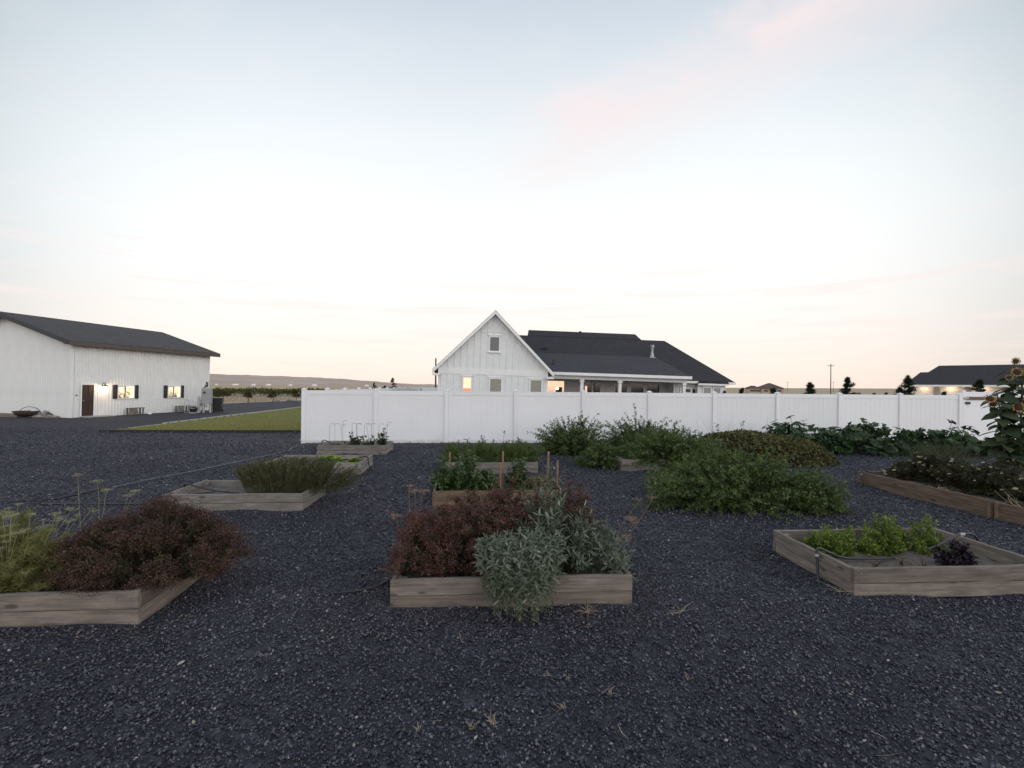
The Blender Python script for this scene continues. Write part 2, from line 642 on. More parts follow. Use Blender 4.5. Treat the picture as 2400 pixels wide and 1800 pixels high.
def gravel_mat():
    m, nt, N, L, P = new_mat('dark_gravel')
    g = N.new('ShaderNodeNewGeometry')
    v1 = N.new('ShaderNodeTexVoronoi')
    v1.inputs['Scale'].default_value = 38
    v2 = N.new('ShaderNodeTexVoronoi')
    v2.inputs['Scale'].default_value = 13
    for v in (v1, v2):
        L.new(g.outputs['Position'], v.inputs['Vector'])
    r = N.new('ShaderNodeValToRGB')
    set_ramp(r, [(0.0, (0.014, 0.014, 0.019)), (0.45, (0.036, 0.035, 0.046)), (0.8, (0.068, 0.066, 0.080)), (0.93, (0.12, 0.116, 0.128)), (1.0, (0.26, 0.25, 0.25))])
    L.new(v1.outputs['Color'], r.inputs[0])
    r2 = N.new('ShaderNodeValToRGB')
    set_ramp(r2, [(0.0, (0.012, 0.012, 0.017)), (0.5, (0.040, 0.039, 0.050)), (0.9, (0.090, 0.086, 0.102)), (1.0, (0.22, 0.215, 0.22))])
    L.new(v2.outputs['Color'], r2.inputs[0])
    mx = N.new('ShaderNodeMix')
    mx.data_type = 'RGBA'
    mx.inputs[0].default_value = 0.45
    L.new(r.outputs[0], mx.inputs[6])
    L.new(r2.outputs[0], mx.inputs[7])
    nz = noise(N, L, g.outputs['Position'], 0.5, 4, 0.6)
    sc = N.new('ShaderNodeMapRange')
    sc.inputs['From Min'].default_value = 0.3
    sc.inputs['From Max'].default_value = 0.7
    sc.inputs['To Min'].default_value = 0.68
    sc.inputs['To Max'].default_value = 1.08
    L.new(nz.outputs[0], sc.inputs[0])
    hs = N.new('ShaderNodeHueSaturation')
    L.new(mx.outputs[2], hs.inputs['Color'])
    L.new(sc.outputs[0], hs.inputs['Value'])
    L.new(hs.outputs[0], P.inputs['Base Color'])
    P.inputs['Roughness'].default_value = 0.75
    P.inputs['Specular IOR Level'].default_value = 0.25
    b = N.new('ShaderNodeBump')
    b.inputs['Strength'].default_value = 0.9
    b.inputs['Distance'].default_value = 0.02
    L.new(v1.outputs['Distance'], b.inputs['Height'])
    b.invert = True
    L.new(b.outputs[0], P.inputs['Normal'])
    return m


M['gravel'] = gravel_mat()
M['pebble'] = leafm('crushed_stone', [(0.0, (0.020, 0.020, 0.030)), (0.4, (0.050, 0.049, 0.067)), (0.8, (0.100, 0.098, 0.122)), (0.95, (0.145, 0.142, 0.163)),
                                      (0.98, (0.18, 0.175, 0.18)), (0.993, (0.26, 0.245, 0.22)), (1.0, (0.36, 0.34, 0.30))], 0.65, 0)


def patchy(m):
    """broad dusty and damp patches across the stones"""
    N, L = m.node_tree.nodes, m.node_tree.links
    P = N['Principled BSDF']
    src = P.inputs['Base Color'].links[0].from_socket
    g_ = N.new('ShaderNodeNewGeometry')
    nz_ = noise(N, L, g_.outputs['Position'], 0.7, 5, 0.65)
    mr = N.new('ShaderNodeMapRange')
    mr.inputs['From Min'].default_value = 0.3
    mr.inputs['From Max'].default_value = 0.7
    mr.inputs['To Min'].default_value = 0.62
    mr.inputs['To Max'].default_value = 1.32
    L.new(nz_.outputs[0], mr.inputs[0])
    h_ = N.new('ShaderNodeHueSaturation')
    L.new(src, h_.inputs['Color'])
    L.new(mr.outputs[0], h_.inputs['Value'])
    L.new(h_.outputs[0], P.inputs['Base Color'])


patchy(M['pebble'])


def field_mat():
    m, nt, N, L, P = new_mat('dry_field')
    g = N.new('ShaderNodeNewGeometry')
    mp = N.new('ShaderNodeMapping')
    mp.inputs['Scale'].default_value = (0.25, 1.0, 1.0)
    L.new(g.outputs['Position'], mp.inputs[0])
    n1 = noise(N, L, mp.outputs[0], 0.05, 6, 0.65)
    n2 = noise(N, L, g.outputs['Position'], 1.2, 5, 0.7)
    r = N.new('ShaderNodeValToRGB')
    set_ramp(r, [(0.3, (0.24, 0.175, 0.11)), (0.5, (0.40, 0.31, 0.20)), (0.72, (0.52, 0.42, 0.28))])
    a = N.new('ShaderNodeMath')
    a.operation = 'MULTIPLY_ADD'
    a.inputs[1].default_value = 0.5
    L.new(n2.outputs[0], a.inputs[0])
    h = N.new('ShaderNodeMath')
    h.operation = 'MULTIPLY'
    h.inputs[1].default_value = 0.5
    L.new(n1.outputs[0], h.inputs[0])
    L.new(h.outputs[0], a.inputs[2])
    L.new(a.outputs[0], r.inputs[0])
    L.new(r.outputs[0], P.inputs['Base Color'])
    P.inputs['Roughness'].default_value = 1.0
    b = N.new('ShaderNodeBump')
    b.inputs['Strength'].default_value = 0.8
    b.inputs['Distance'].default_value = 0.2
    L.new(n2.outputs[0], b.inputs['Height'])
    L.new(b.outputs[0], P.inputs['Normal'])
    return m


M['field'] = field_mat()
M['hill'] = plain('far_hill', (0.42, 0.315, 0.255), 1.0, 0.22, 0.004)
M['lawn'] = plain('lawn_turf', (0.175, 0.175, 0.048), 1.0, 0.30, 1.6, 0.6, bscale=40)
M['asphalt'] = plain('asphalt', (0.055, 0.055, 0.06), 0.9, 0.15, 2)

# the dry plain, one sheet to the horizon
mb = MB()
rings = [0.5, 60, 200, 600, 1500, 4000, 9000]
nseg = 64
mb.v.append((0, 0, -0.14))
for r_ in rings:
    for k in range(nseg):
        t = 2 * PI * k / nseg
        mb.v.append((r_ * math.cos(t), r_ * math.sin(t), -0.14))
for k in range(nseg):
    mb.f.append((0, 1 + k, 1 + (k + 1) % nseg))
for q in range(len(rings) - 1):
    for k in range(nseg):
        a, b = 1 + q * nseg + k, 1 + q * nseg + (k + 1) % nseg
        mb.f.append((a, a + nseg, b + nseg, b))
tag(mb.build('ground', M['field']), 'dry tan grass plain reaching the horizon', kind='structure')

# gravel yard: flat outer sheet with a hole that the uneven raked part fills
GX0, GX1, GY0, GY1 = -22.0, 24.0, -3.0, 17.6
edge = [(-70, -25), (45, -25), (45, 30), (30, 62), (-6, 78), (-21.9, 60), (-24.5, 53), (-25.8, 47.8), (-30, 41), (-70, 45)]
mb = MB()
inner = [(GX0, GY0), (GX1, GY0), (GX1, GY1), (GX0, GY1)]
z0 = -0.030
P3 = lambda p: (p[0], p[1], z0)
mb.poly([P3(edge[0]), P3(edge[1]), P3(inner[1]), P3(inner[0])])
mb.poly([P3(edge[1]), P3(edge[2]), P3(edge[3]), P3(inner[2]), P3(inner[1])])
mb.poly([P3(inner[3]), P3(inner[2]), P3(edge[3]), P3(edge[4]), P3(edge[5]), P3(edge[6]), P3(edge[7]), P3(edge[8])])
mb.poly([P3(edge[9]), P3(edge[0]), P3(inner[0]), P3(inner[3]), P3(edge[8])])
for k in range(len(edge)):
    a, b = edge[k], edge[(k + 1) % len(edge)]
    mb.quad((a[0], a[1], -0.2), (b[0], b[1], -0.2), P3(b), P3(a))
tag(mb.build('gravel_yard', M['gravel']), 'dark blue grey gravel yard around barn and garden', kind='structure')

xs = np.linspace(GX0, GX1, 356)
ys = np.linspace(GY0, GY1, 160)
Xg, Yg = np.meshgrid(xs, ys)
fade = np.clip(np.minimum.reduce([Xg - GX0, GX1 - Xg, Yg - GY0, GY1 - Yg]) / 1.5, 0, 1)
Zg = z0 + (gh(Xg, Yg) - z0) * fade
Vg = np.stack([Xg.ravel(), Yg.ravel(), Zg.ravel()], 1)
nx, ny = len(xs), len(ys)
I = (np.arange(ny - 1)[:, None] * nx + np.arange(nx - 1)[None, :]).ravel()
Tg = np.concatenate([np.stack([I, I + 1, I + nx + 1], 1), np.stack([I, I + nx + 1, I + nx], 1)])
tag(add_obj('gravel_path', np_mesh('gravel_path', Vg, Tg, M['gravel'], True)), 'raked gravel ground between the raised beds', kind='structure')


def in_beds(x, y, pad=0.0):
    k = np.zeros(len(x), bool)
    for a, b, c, d in BEDS.values():
        k |= (x > a - pad) & (x < b + pad) & (y > c - pad) & (y < d + pad)
    return k


PHI = rad(4.2)


def wedge(d0, d1, n, lim=1.16, side=0.0):
    d = np.sqrt(rng.uniform(d0 * d0, d1 * d1, n))
    l = rng.uniform(-1, 1, n) * (lim * d + side)
    return l * math.cos(PHI) + d * math.sin(PHI), -l * math.sin(PHI) + d * math.cos(PHI)


def stones():
    V, T = [], []
    base = np.array([(1, 0, 0), (-1, 0, 0), (0, 1, 0), (0, -1, 0), (0, 0, 1), (0, 0, -1)], float)
    tri = np.array([(0, 2, 4), (2, 1, 4), (1, 3, 4), (3, 0, 4), (2, 0, 5), (1, 2, 5), (3, 1, 5), (0, 3, 5)])
    off = 0
    for d0, d1, dens, s0, s1 in ((1.9, 3.2, 3700, 0.0050, 0.0135), (3.2, 5.0, 2500, 0.0055, 0.0145), (5.0, 7.5, 1100, 0.008, 0.018), (7.5, 11.5, 420, 0.011, 0.022), (11.5, 15.0, 190, 0.014, 0.026), (15.0, 20.0, 60, 0.016, 0.030)):
        n = int((1.16 * (d1 * d1 - d0 * d0) + 1.8 * (d1 - d0)) * dens * 0.92)
        x, y = wedge(d0, d1, n, 1.16, 0.9)
        k = ~in_beds(x, y, 0.03)
        x, y = x[k], y[k]
        n = len(x)
        # bare and heaped patches
        s = s0 + (s1 - s0) * rng.random(n) ** 1.8
        ax = np.stack([s * rng.uniform(0.9, 1.5, n), s * rng.uniform(0.7, 1.1, n), s * rng.uniform(0.55, 1.0, n)], 1)
        P = base[None] * ax[:, None, :] * rng.uniform(0.7, 1.15, (n, 6, 1)) + rng.normal(0, 0.12, (n, 6, 3)) * s[:, None, None]
        # random tilt and heading
        a, b = rng.uniform(0, 2 * PI, n), rng.normal(0, 0.5, n)
        ca, sa, cb, sb = np.cos(a), np.sin(a), np.cos(b), np.sin(b)
        X, Y, Z = P[..., 0], P[..., 1], P[..., 2]
        X, Z = X * cb[:, None] + Z * sb[:, None], -X * sb[:, None] + Z * cb[:, None]
        X, Y = X * ca[:, None] - Y * sa[:, None], X * sa[:, None] + Y * ca[:, None]
        Z = Z + (gh(x, y) + s * 0.30 + rng.random(n) * s * 0.9)[:, None]
        V.append(np.stack([X + x[:, None], Y + y[:, None], Z], 2).reshape(-1, 3))
        T.append((tri[None] + (np.arange(n) * 6)[:, None, None]).reshape(-1, 3) + off)
        off += n * 6
    return np.concatenate(V), np.concatenate(T)


sv, st = stones()
tag(add_obj('gravel', np_mesh('gravel', sv, st, M['pebble'])), 'loose dark crushed stone covering the ground', 'gravel', kind='stuff')

# straw, twigs and dry bits lying on the gravel
def litter():
    n = 900
    x, y = wedge(2.2, 9.0, n, 1.1)
    # more of it close to the beds
    m_ = 500
    cx = rng.choice([0.3, 1.2, -0.4, 4.0, 3.4, -2.5, 6.2], m_)
    cy = rng.choice([3.8, 3.6, 5.4, 3.7, 6.2], m_)
    x = np.concatenate([x, cx + rng.normal(0, 0.5, m_)])
    y = np.concatenate([y, cy + rng.normal(0, 0.35, m_)])
    k = ~in_beds(x, y, 0.02)
    x, y = x[k], y[k]
    n = len(x)
    ln = 0.01 + 0.05 * rng.random(n) ** 3 + (rng.random(n) < 0.05) * rng.uniform(0.04, 0.16, n)
    w = rng.uniform(0.0008, 0.0020, n)
    a = rng.uniform(0, PI * 2, n)
    z = gh(x, y) + 0.022
    bend = rng.normal(0, 0.25, n)
    V = []
    for t, wd in ((0, 0.6), (0.5, 1.0), (1.0, 0.3)):
        ax = a + bend * t
        px_, py_ = x + np.cos(ax) * ln * t, y + np.sin(ax) * ln * t
        zz = z + rng.uniform(-0.006, 0.014, n)
        for s in (-1, 1):
            V.append(np.stack([px_ - np.sin(ax) * w * wd * s, py_ + np.cos(ax) * w * wd * s, zz], 1))
    V = np.stack(V, 1).reshape(-1, 3)
    tr = np.array([(0, 1, 3), (0, 3, 2), (2, 3, 5), (2, 5, 4)])
    T = (tr[None] + (np.arange(n) * 6)[:, None, None]).reshape(-1, 3)
    return V, T


lv, lt = litter()
tag(add_obj('straw_litter', np_mesh('straw_litter', lv, lt, M['straw'])), 'bits of straw and twig scattered on the gravel', 'straw', kind='stuff')

# fallen bracts and leaf crumbs round the herb beds
n = 2600
spots_ = [(-0.2, 3.85, 0.55, 0.10), (0.9, 3.80, 0.45, 0.12), (-0.95, 4.5, 0.12, 0.4), (1.6, 4.5, 0.12, 0.4), (-2.5, 4.5, 0.16, 0.5), (-3.2, 3.75, 0.5, 0.10), (-2.55, 5.0, 0.2, 0.25), (0.3, 3.7, 0.6, 0.18), (4.4, 6.6, 0.9, 0.12)]
k = rng.integers(0, len(spots_), n)
q = np.array(spots_)[k]
x, y = q[:, 0] + rng.normal(0, 1, n) * q[:, 2], q[:, 1] + rng.normal(0, 1, n) * q[:, 3]
k = ~in_beds(x, y, 0.01)
x, y = x[k], y[k]
n = len(x)
d = rng.normal(0, 1, (n, 3)) * np.array([1, 1, 0.25])
d /= np.linalg.norm(d, axis=1, keepdims=True)
s_ = np.cross(d, np.tile([0, 0, 1.0], (n, 1)) + rng.normal(0, 0.3, (n, 3)))
s_ /= np.linalg.norm(s_, axis=1, keepdims=True)
p = np.stack([x, y, gh(x, y) + 0.016 + rng.random(n) * 0.012], 1)
ln = rng.uniform(0.006, 0.022, n)[:, None]
V = np.stack([p, p + d * ln * 0.5 + s_ * ln * 0.3, p + d * ln, p + d * ln * 0.5 - s_ * ln * 0.3], 1).reshape(-1, 3)
T = (np.array([(0, 1, 2), (0, 2, 3)])[None] + (np.arange(n) * 4)[:, None, None]).reshape(-1, 3)
M['crumbs'] = leafm('fallen_bracts', [(0, (0.05, 0.022, 0.022)), (0.5, (0.11, 0.05, 0.045)), (0.85, (0.20, 0.13, 0.09)), (1, (0.34, 0.28, 0.19))], 0.85, 0)
tag(add_obj('leaf_litter', np_mesh('leaf_litter', V, T, M['crumbs'])), 'reddish fallen leaf crumbs on the gravel round the herb beds', 'leaf litter', kind='stuff')

# far hills: a long low range to the left, a faint swell to the right
def hill(name, pts, dist, label, m, thick=900):
    """pts: (bearing degrees right of +Y, height)"""
    b_ = np.array([p[0] for p in pts])
    h_ = np.array([p[1] for p in pts])
    bb = np.linspace(b_[0], b_[-1], 160)
    hh = np.interp(bb, b_, h_)
    hh = hh + 0.02 * hh.max() * np.sin(bb * 1.9) + 0.015 * hh.max() * np.sin(bb * 5.1 + 1)
    V, F = [], []
    cols = [(0.0, 0.0), (0.25, 0.35), (0.6, 0.8), (1.0, 1.0), (1.8, 0.6)]
    for t, f in cols:
        for k in range(len(bb)):
            r_ = dist + thick * t
            V.append((r_ * math.sin(rad(bb[k])), r_ * math.cos(rad(bb[k])), -0.3 + hh[k] * f))
    n = len(bb)
    for q in range(len(cols) - 1):
        for k in range(n - 1):
            F.append((q * n + k, q * n + k + 1, (q + 1) * n + k + 1, (q + 1) * n + k))
    me = bpy.data.meshes.new(name)
    me.from_pydata(V, [], F)
    me.materials.append(m)
    me.polygons.foreach_set('use_smooth', [True] * len(F))
    tag(add_obj(name, me), label, kind='structure')


hill('hill', [(-75, 36), (-50, 46), (-38, 47), (-29, 46), (-22, 41), (-17, 35), (-13, 24), (-9, 12), (-5, 9), (0, 8), (8, 9), (15, 8)], 1500, 'long low brown hill range beyond the barn', M['hill'])
hill('ridge', [(15, 3.0), (24, 3.6), (32, 3.4), (42, 4.0), (60, 4.5), (75, 4)], 520, 'faint swell of dry grass at the right horizon', M['field'], 300)

# road behind the orchard strip
mb = MB()
mb.quad((-75, 76.0, -0.10), (10, 90.0, -0.10), (10, 94, -0.10), (-75, 79, -0.10))
tag(mb.build('road', M['asphalt']), 'narrow dark road past the little fruit trees', kind='structure')

# ------------------------------------------------------------------ lawn
LX0, LX1, LY0, LY1 = -14.62, -5.95, 19.65, 46.0
mb = MB()
mb.box(LX0, LX1, LY0, LY1, -0.06, 0.045)
tag(mb.build('lawn', M['lawn']), 'mown yellow green lawn beside the white fence', kind='structure')
n = 60000
gx = rng.uniform(LX0, LX1, n)
gy = LY0 + (LY1 - LY0) * rng.random(n) ** 1.6
hgt = rng.uniform(0.03, 0.075, n)
aa = rng.uniform(0, 2 * PI, n)
wd = rng.uniform(0.004, 0.010, n)
gz = np.full(n, 0.043)
V = np.stack([np.stack([gx - np.cos(aa) * wd, gy - np.sin(aa) * wd, gz], 1), np.stack([gx + np.cos(aa) * wd, gy + np.sin(aa) * wd, gz], 1),
              np.stack([gx + rng.normal(0, 0.03, n), gy + rng.normal(0, 0.03, n), gz + hgt], 1)], 1).reshape(-1, 3)
M['grass'] = leafm('grass_blades', [(0, (0.14, 0.15, 0.034)), (0.5, (0.235, 0.225, 0.065)), (0.85, (0.33, 0.29, 0.10)), (1, (0.42, 0.36, 0.16))], 0.7, 0.2)
tag(add_obj('grass', np_mesh('grass', V, np.arange(n * 3).reshape(-1, 3), M['grass'])), 'short grass blades of the lawn', 'grass', kind='stuff')

# timber edging along the lawn, dark strip along its front
t = thing('lawn_edging', 'pale timber board edging on stakes along the lawn', 'edging', (LX0 - 0.05, LY0, 0))
bm_ = MB().box(-0.03, 0.03, 0, 2.95, -0.06, 0.13).mesh('edging_board', M['edge'])
for k in range(9):
    if k == 0:
        add_obj('edging_board', MB().box(-0.03, 0.03, 0.9, 2.9, -0.06, 0.075).mesh('edging_board', M['edge']), t)
    else:
        add_obj('edging_board', bm_, t, loc=(0, k * 3.0, 0.0 if k > 1 else -0.01))
sm_ = MB().box(-0.025, 0.025, -0.03, 0.03, -0.12, 0.11).mesh('stake', M['wood'])
for k in range(10):
    add_obj('stake', sm_, t, loc=(0.060, 3.3 + k * 0.8, 0.0))
tag(MB().box(LX0 - 0.5, LX1, LY0 - 0.06, LY0 - 0.005, -0.06, 0.075).build('edging_strip', M['black']), 'black plastic edging strip along the lawn front', 'edging')

# ------------------------------------------------------------------ plant kit
def unit(a):
    return a / np.maximum(np.linalg.norm(a, axis=-1, keepdims=True), 1e-9)


def bez(B, C, T, t):
    t = t[:, None]
    p = (1 - t) ** 2 * B + 2 * t * (1 - t) * C + t ** 2 * T
    d = unit(2 * (1 - t) * (C - B) + 2 * t * (T - C))
    return p, d


def leaf_arrays(pos, d, nrm, ln, wd, droop=0.15, fold=0.15, simple=False):
    s = unit(np.cross(d, nrm))
    nn = unit(np.cross(s, d))
    ln, wd = ln[:, None], wd[:, None]
    v0 = pos
    if simple:      # small leaf: two triangles, bent along the middle
        V = np.stack([pos, pos + d * ln * 0.45 + s * wd * 0.5 + nn * wd * fold, pos + d * ln - nn * ln * droop, pos + d * ln * 0.45 - s * wd * 0.5 + nn * wd * fold], 1).reshape(-1, 3)
        return V, (np.array([(0, 2, 1), (0, 3, 2)])[None] + (np.arange(len(pos)) * 4)[:, None, None]).reshape(-1, 3)
    vl = pos + d * ln * 0.42 + s * wd * 0.5 + nn * wd * fold
    vr = pos + d * ln * 0.42 - s * wd * 0.5 + nn * wd * fold
    vm = pos + d * ln * 0.5
    vt = pos + d * ln - nn * ln * droop
    V = np.stack([v0, vl, vr, vm, vt], 1).reshape(-1, 3)
    tr = np.array([(0, 3, 1), (0, 2, 3), (1, 3, 4), (3, 2, 4)])
    T = (tr[None] + (np.arange(len(pos)) * 5)[:, None, None]).reshape(-1, 3)
    return V, T


def needles(pos, d, ln, wd):
    n = len(pos)
    r = unit(rng.normal(0, 1, (n, 3)))
    s = unit(np.cross(d, r)) * wd[:, None]
    V = np.stack([pos - s, pos + s, pos + d * ln[:, None]], 1).reshape(-1, 3)
    return V, np.arange(n * 3).reshape(-1, 3)


def stems_arrays(B, C, T, r0, r1, seg=4):
    n = len(B)
    V, F = [], []
    for k in range(seg + 1):
        t = np.full(n, k / seg)
        p, d = bez(B, C, T, t)
        a = unit(np.cross(d, np.tile([0.31, 0.22, 0.9], (n, 1))))
        b = np.cross(d, a)
        rr = r0 + (r1 - r0) * k / seg
        for j in range(3):
            an = 2 * PI * j / 3
            V.append(p + (a * math.cos(an) + b * math.sin(an)) * rr)
    V = np.stack(V, 1).reshape(-1, 3)
    tr = []
    for k in range(seg):
        for j in range(3):
            j2 = (j + 1) % 3
            a, b, c, d_ = k * 3 + j, k * 3 + j2, (k + 1) * 3 + j2, (k + 1) * 3 + j
            tr += [(a, b, c), (a, c, d_)]
    tr = np.array(tr)
    F = (tr[None] + (np.arange(n) * 3 * (seg + 1))[:, None, None]).reshape(-1, 3)
    return V, F


def join(parts):
    V, T, o = [], [], 0
    for v, t_ in parts:
        V.append(v)
        T.append(t_ + o)
        o += len(v)
    return np.concatenate(V), np.concatenate(T)


def dome(n, rad3, zlow=-0.1, shell=(0.8, 1.06), lump=0.0, seed=0):
    """points on a lumpy half ellipsoid, relative to its foot centre"""
    u = unit(rng.normal(0, 1, (n * 3, 3)))
    u = u[u[:, 2] > zlow][:n]
    f = rng.uniform(shell[0], shell[1], len(u))
    if n > 40:      # shoots gather in clumps, with gaps between
        cc = unit(rng.normal(0, 1, (max(6, n // 16), 3)))
        w = u @ cc.T
        k = w.argmax(1)
        u = unit(u + cc[k] * 0.32)
        u[:, 2] = np.maximum(u[:, 2], zlow)
        f = f * (0.93 + 0.14 * np.clip((w.max(1) - 0.85) / 0.15, 0, 1)) * rng.uniform(0.86, 1.1, len(cc))[k]
    if lump:
        ph = np.random.default_rng(seed).uniform(0, 6.28, 6)
        f = f * (1 + lump * (np.sin(4 * u[:, 0] + ph[0]) * np.sin(4.7 * u[:, 1] + ph[1]) + 0.7 * np.sin(9 * u[:, 0] + ph[2]) * np.sin(8 * u[:, 2] + ph[3]) * np.sin(7 * u[:, 1] + ph[4])))
    return u * f[:, None] * np.array(rad3)


def shoots(n, rad3, foot=0.5, zlow=-0.1, shell=(0.8, 1.06), lump=0.0, seed=0, rise=0.5):
    T = dome(n, rad3, zlow, shell, lump, seed)
    n = len(T)
    B = np.stack([T[:, 0] * foot + rng.normal(0, 0.03, n), T[:, 1] * foot + rng.normal(0, 0.03, n), np.zeros(n)], 1)
    C = (B + T) / 2 + np.stack([np.zeros(n), np.zeros(n), np.abs(T[:, 2]) * rise * 0.5 + 0.12 * rad3[2]], 1)
    return B, C, T


def leafy(B, C, T, per, t0, t1, ll, lw, spread=1.0, up=0.3, droop=0.15, tpow=1.0, simple=False):
    n = len(B)
    idx = np.repeat(np.arange(n), per)
    t = t0 + (t1 - t0) * rng.random(len(idx)) ** tpow
    p, d = bez(B[idx], C[idx], T[idx], t)
    r = unit(rng.normal(0, 1, (len(idx), 3)))
    side = unit(r - d * (r * d).sum(1, keepdims=True))
    dr = unit(d * 0.6 + side * spread + np.array([0, 0, up]))
    nr = unit(np.tile([0, 0, 1.0], (len(idx), 1)) + rng.normal(0, 0.45, (len(idx), 3)))
    return leaf_arrays(p, dr, nr, rng.uniform(ll[0], ll[1], len(idx)), rng.uniform(lw[0], lw[1], len(idx)), droop, 0.15, simple)


def ferny(B, C, T, per, t0, t1, ll, w=0.0012, spread=1.0, up=0.3):
    n = len(B)
    idx = np.repeat(np.arange(n), per)
    t = t0 + (t1 - t0) * rng.random(len(idx))
    p, d = bez(B[idx], C[idx], T[idx], t)
    r = unit(rng.normal(0, 1, (len(idx), 3)))
    dr = unit(d * 0.5 + r * spread + np.array([0, 0, up]))
    return needles(p, dr, rng.uniform(ll[0], ll[1], len(idx)), np.full(len(idx), w))


def clusters(tips, per, size, lw, flat=0.6):
    """tight little heads of bracts at shoot tips"""
    n = len(tips)
    idx = np.repeat(np.arange(n), per)
    o = rng.normal(0, 1, (len(idx), 3)) * np.array([1, 1, flat]) * size * 0.5
    p = tips[idx] + o
    d = unit(o + np.array([0, 0, size * 0.4]) + rng.normal(0, size * 0.25, (len(idx), 3)))
    nr = unit(np.tile([0, 0, 1.0], (len(idx), 1)) + rng.normal(0, 0.6, (len(idx), 3)))
    return leaf_arrays(p, d, nr, rng.uniform(lw[0], lw[1], len(idx)), rng.uniform(lw[0], lw[1], len(idx)) * 0.7, 0.1, 0.15, True)


def part(name, VT, m, parent, kind='stuff'):
    o = add_obj(name, np_mesh(name, VT[0], VT[1], m), parent)
    if kind:
        o['kind'] = kind
    return o

# ------------------------------------------------------------------ fences
def fence(name, label, x, y, ang, n, sp=2.37, h=1.77, dz=0.0):
    t = thing(name, label, 'fence', (x, y, dz), ang, group=None)
    cap = MB()
    cap.box(-0.075, 0.075, -0.075, 0.075, 0, 0.02)
    i = len(cap.v)
    cap.v += [(-0.07, -0.07, 0.02), (0.07, -0.07, 0.02), (0.07, 0.07, 0.02), (-0.07, 0.07, 0.02), (0, 0, 0.06)]
    cap.f += [(i, i + 1, i + 4), (i + 1, i + 2, i + 4), (i + 2, i + 3, i + 4), (i + 3, i, i + 4)]
    cap = cap.mesh('cap', M['vinyl'])
    post = MB().box(-0.064, 0.064, -0.064, 0.064, -0.3, h + 0.02).mesh('post', M['vinyl'])
    pan = MB()
    w = (sp - 0.13) / 12
    for k in range(12):        # tongue and groove boards, joints recessed
        a, b = 0.065 + k * w, 0.065 + (k + 1) * w
        pan.quad((a, -0.011, 0.10), (a + 0.006, -0.016, 0.10), (a + 0.006, -0.016, h - 0.12), (a, -0.011, h - 0.12))
        pan.quad((a + 0.006, -0.016, 0.10), (b - 0.006, -0.016, 0.10), (b - 0.006, -0.016, h - 0.12), (a + 0.006, -0.016, h - 0.12))
        pan.quad((b - 0.006, -0.016, 0.10), (b, -0.011, 0.10), (b, -0.011, h - 0.12), (b - 0.006, -0.016, h - 0.12))
    pan.quad((sp - 0.065, 0.016, 0.10), (0.065, 0.016, 0.10), (0.065, 0.016, h - 0.12), (sp - 0.065, 0.016, h - 0.12))
    pan = pan.mesh('panel', M['vinyl'])
    top = MB().box(0.066, sp - 0.066, -0.028, 0.028, h - 0.14, h).mesh('top_rail', M['vinyl'])
    bot = MB().box(0.066, sp - 0.066, -0.028, 0.028, 0.0, 0.13).mesh('bottom_rail', M['vinyl'])
    for k in range(n + 1):
        p = add_obj('post', post, t, loc=(k * sp, 0, 0))
        add_obj('cap', cap, p, loc=(0, 0, h + 0.02))
        if k < n:
            add_obj('panel', pan, t, loc=(k * sp, 0, 0))
            add_obj('top_rail', top, t, loc=(k * sp, 0, 0))
            add_obj('bottom_rail', bot, t, loc=(k * sp, 0, 0))
    return t


FX = -5.81
fence('privacy_fence', 'long white vinyl privacy fence behind the raised beds', FX, 15.9, 0, 10)
fence('privacy_fence', 'white vinyl side fence receding beside the lawn towards the hills', FX, 15.9 + 2.37, PI / 2, 12)
fence('privacy_fence', 'far white fence run just left of the house gable', FX + 0.2, 46.9, 0, 3)

# gate at the right end with a timber brace and a black latch
t = thing('fence_gate', 'white gate at the right fence end with brown timber brace and black latch', 'gate', (17.95, 15.9, 0))
MB().box(0.05, 2.6, -0.02, 0.02, 0.08, 1.60).build('panel', M['vinyl'], t)
MB().box(0.05, 2.6, -0.035, 0.035, 1.72, 1.90).build('top_rail', M['vinyl'], t)
MB().box(0.05, 2.6, -0.045, 0.045, 1.60, 1.716).build('brace', M['wood_brown'], t)
MB().box(0.02, 0.14, -0.055, 0.055, -0.2, 1.96).build('gate_post', M['vinyl'], t)
MB().box(0.05, 0.22, -0.085, -0.05, 1.62, 1.70).build('hinge', M['steel'], t)
MB().box(0.10, 0.30, -0.075, -0.0205, 1.44, 1.53).build('latch', M['black'], t)
MB().box(2.6, 2.73, -0.06, 0.06, -0.2, 1.96).build('gate_post', M['vinyl'], t)

# ------------------------------------------------------------------ barn
BL, BW, BH, BP = 9.0, 10.0, 4.3, 0.30
barn = thing('barn', 'white ribbed metal barn with grey shingle roof and brown door', 'barn',
             mat=Matrix.Translation((-22.9, 27.7, 0)) @ Matrix.Rotation(rad(1.1), 4, 'Y') @ Matrix.Rotation(rad(73.5), 4, 'Z'))


def rib_panel(w, tops, dp=0.040):
    """corrugated sheet along x, standing; tops(x) gives the height of its upper edge"""
    xs_ = []
    nr = max(1, int(round(w / 0.18)))
    p = w / nr
    for k in range(nr):
        a = k * p
        xs_ += [(a, 0), (a + p * 0.62, 0), (a + p * 0.70, -dp), (a + p * 0.90, -dp), (a + p * 0.98, 0)]
    xs_.append((w, 0))
    m_ = MB()
    for k in range(len(xs_) - 1):
        (a, ya), (b, yb) = xs_[k], xs_[k + 1]
        m_.quad((a, ya, -0.25), (b, yb, -0.25), (b, yb, tops(b)), (a, ya, tops(a)))
    return m_


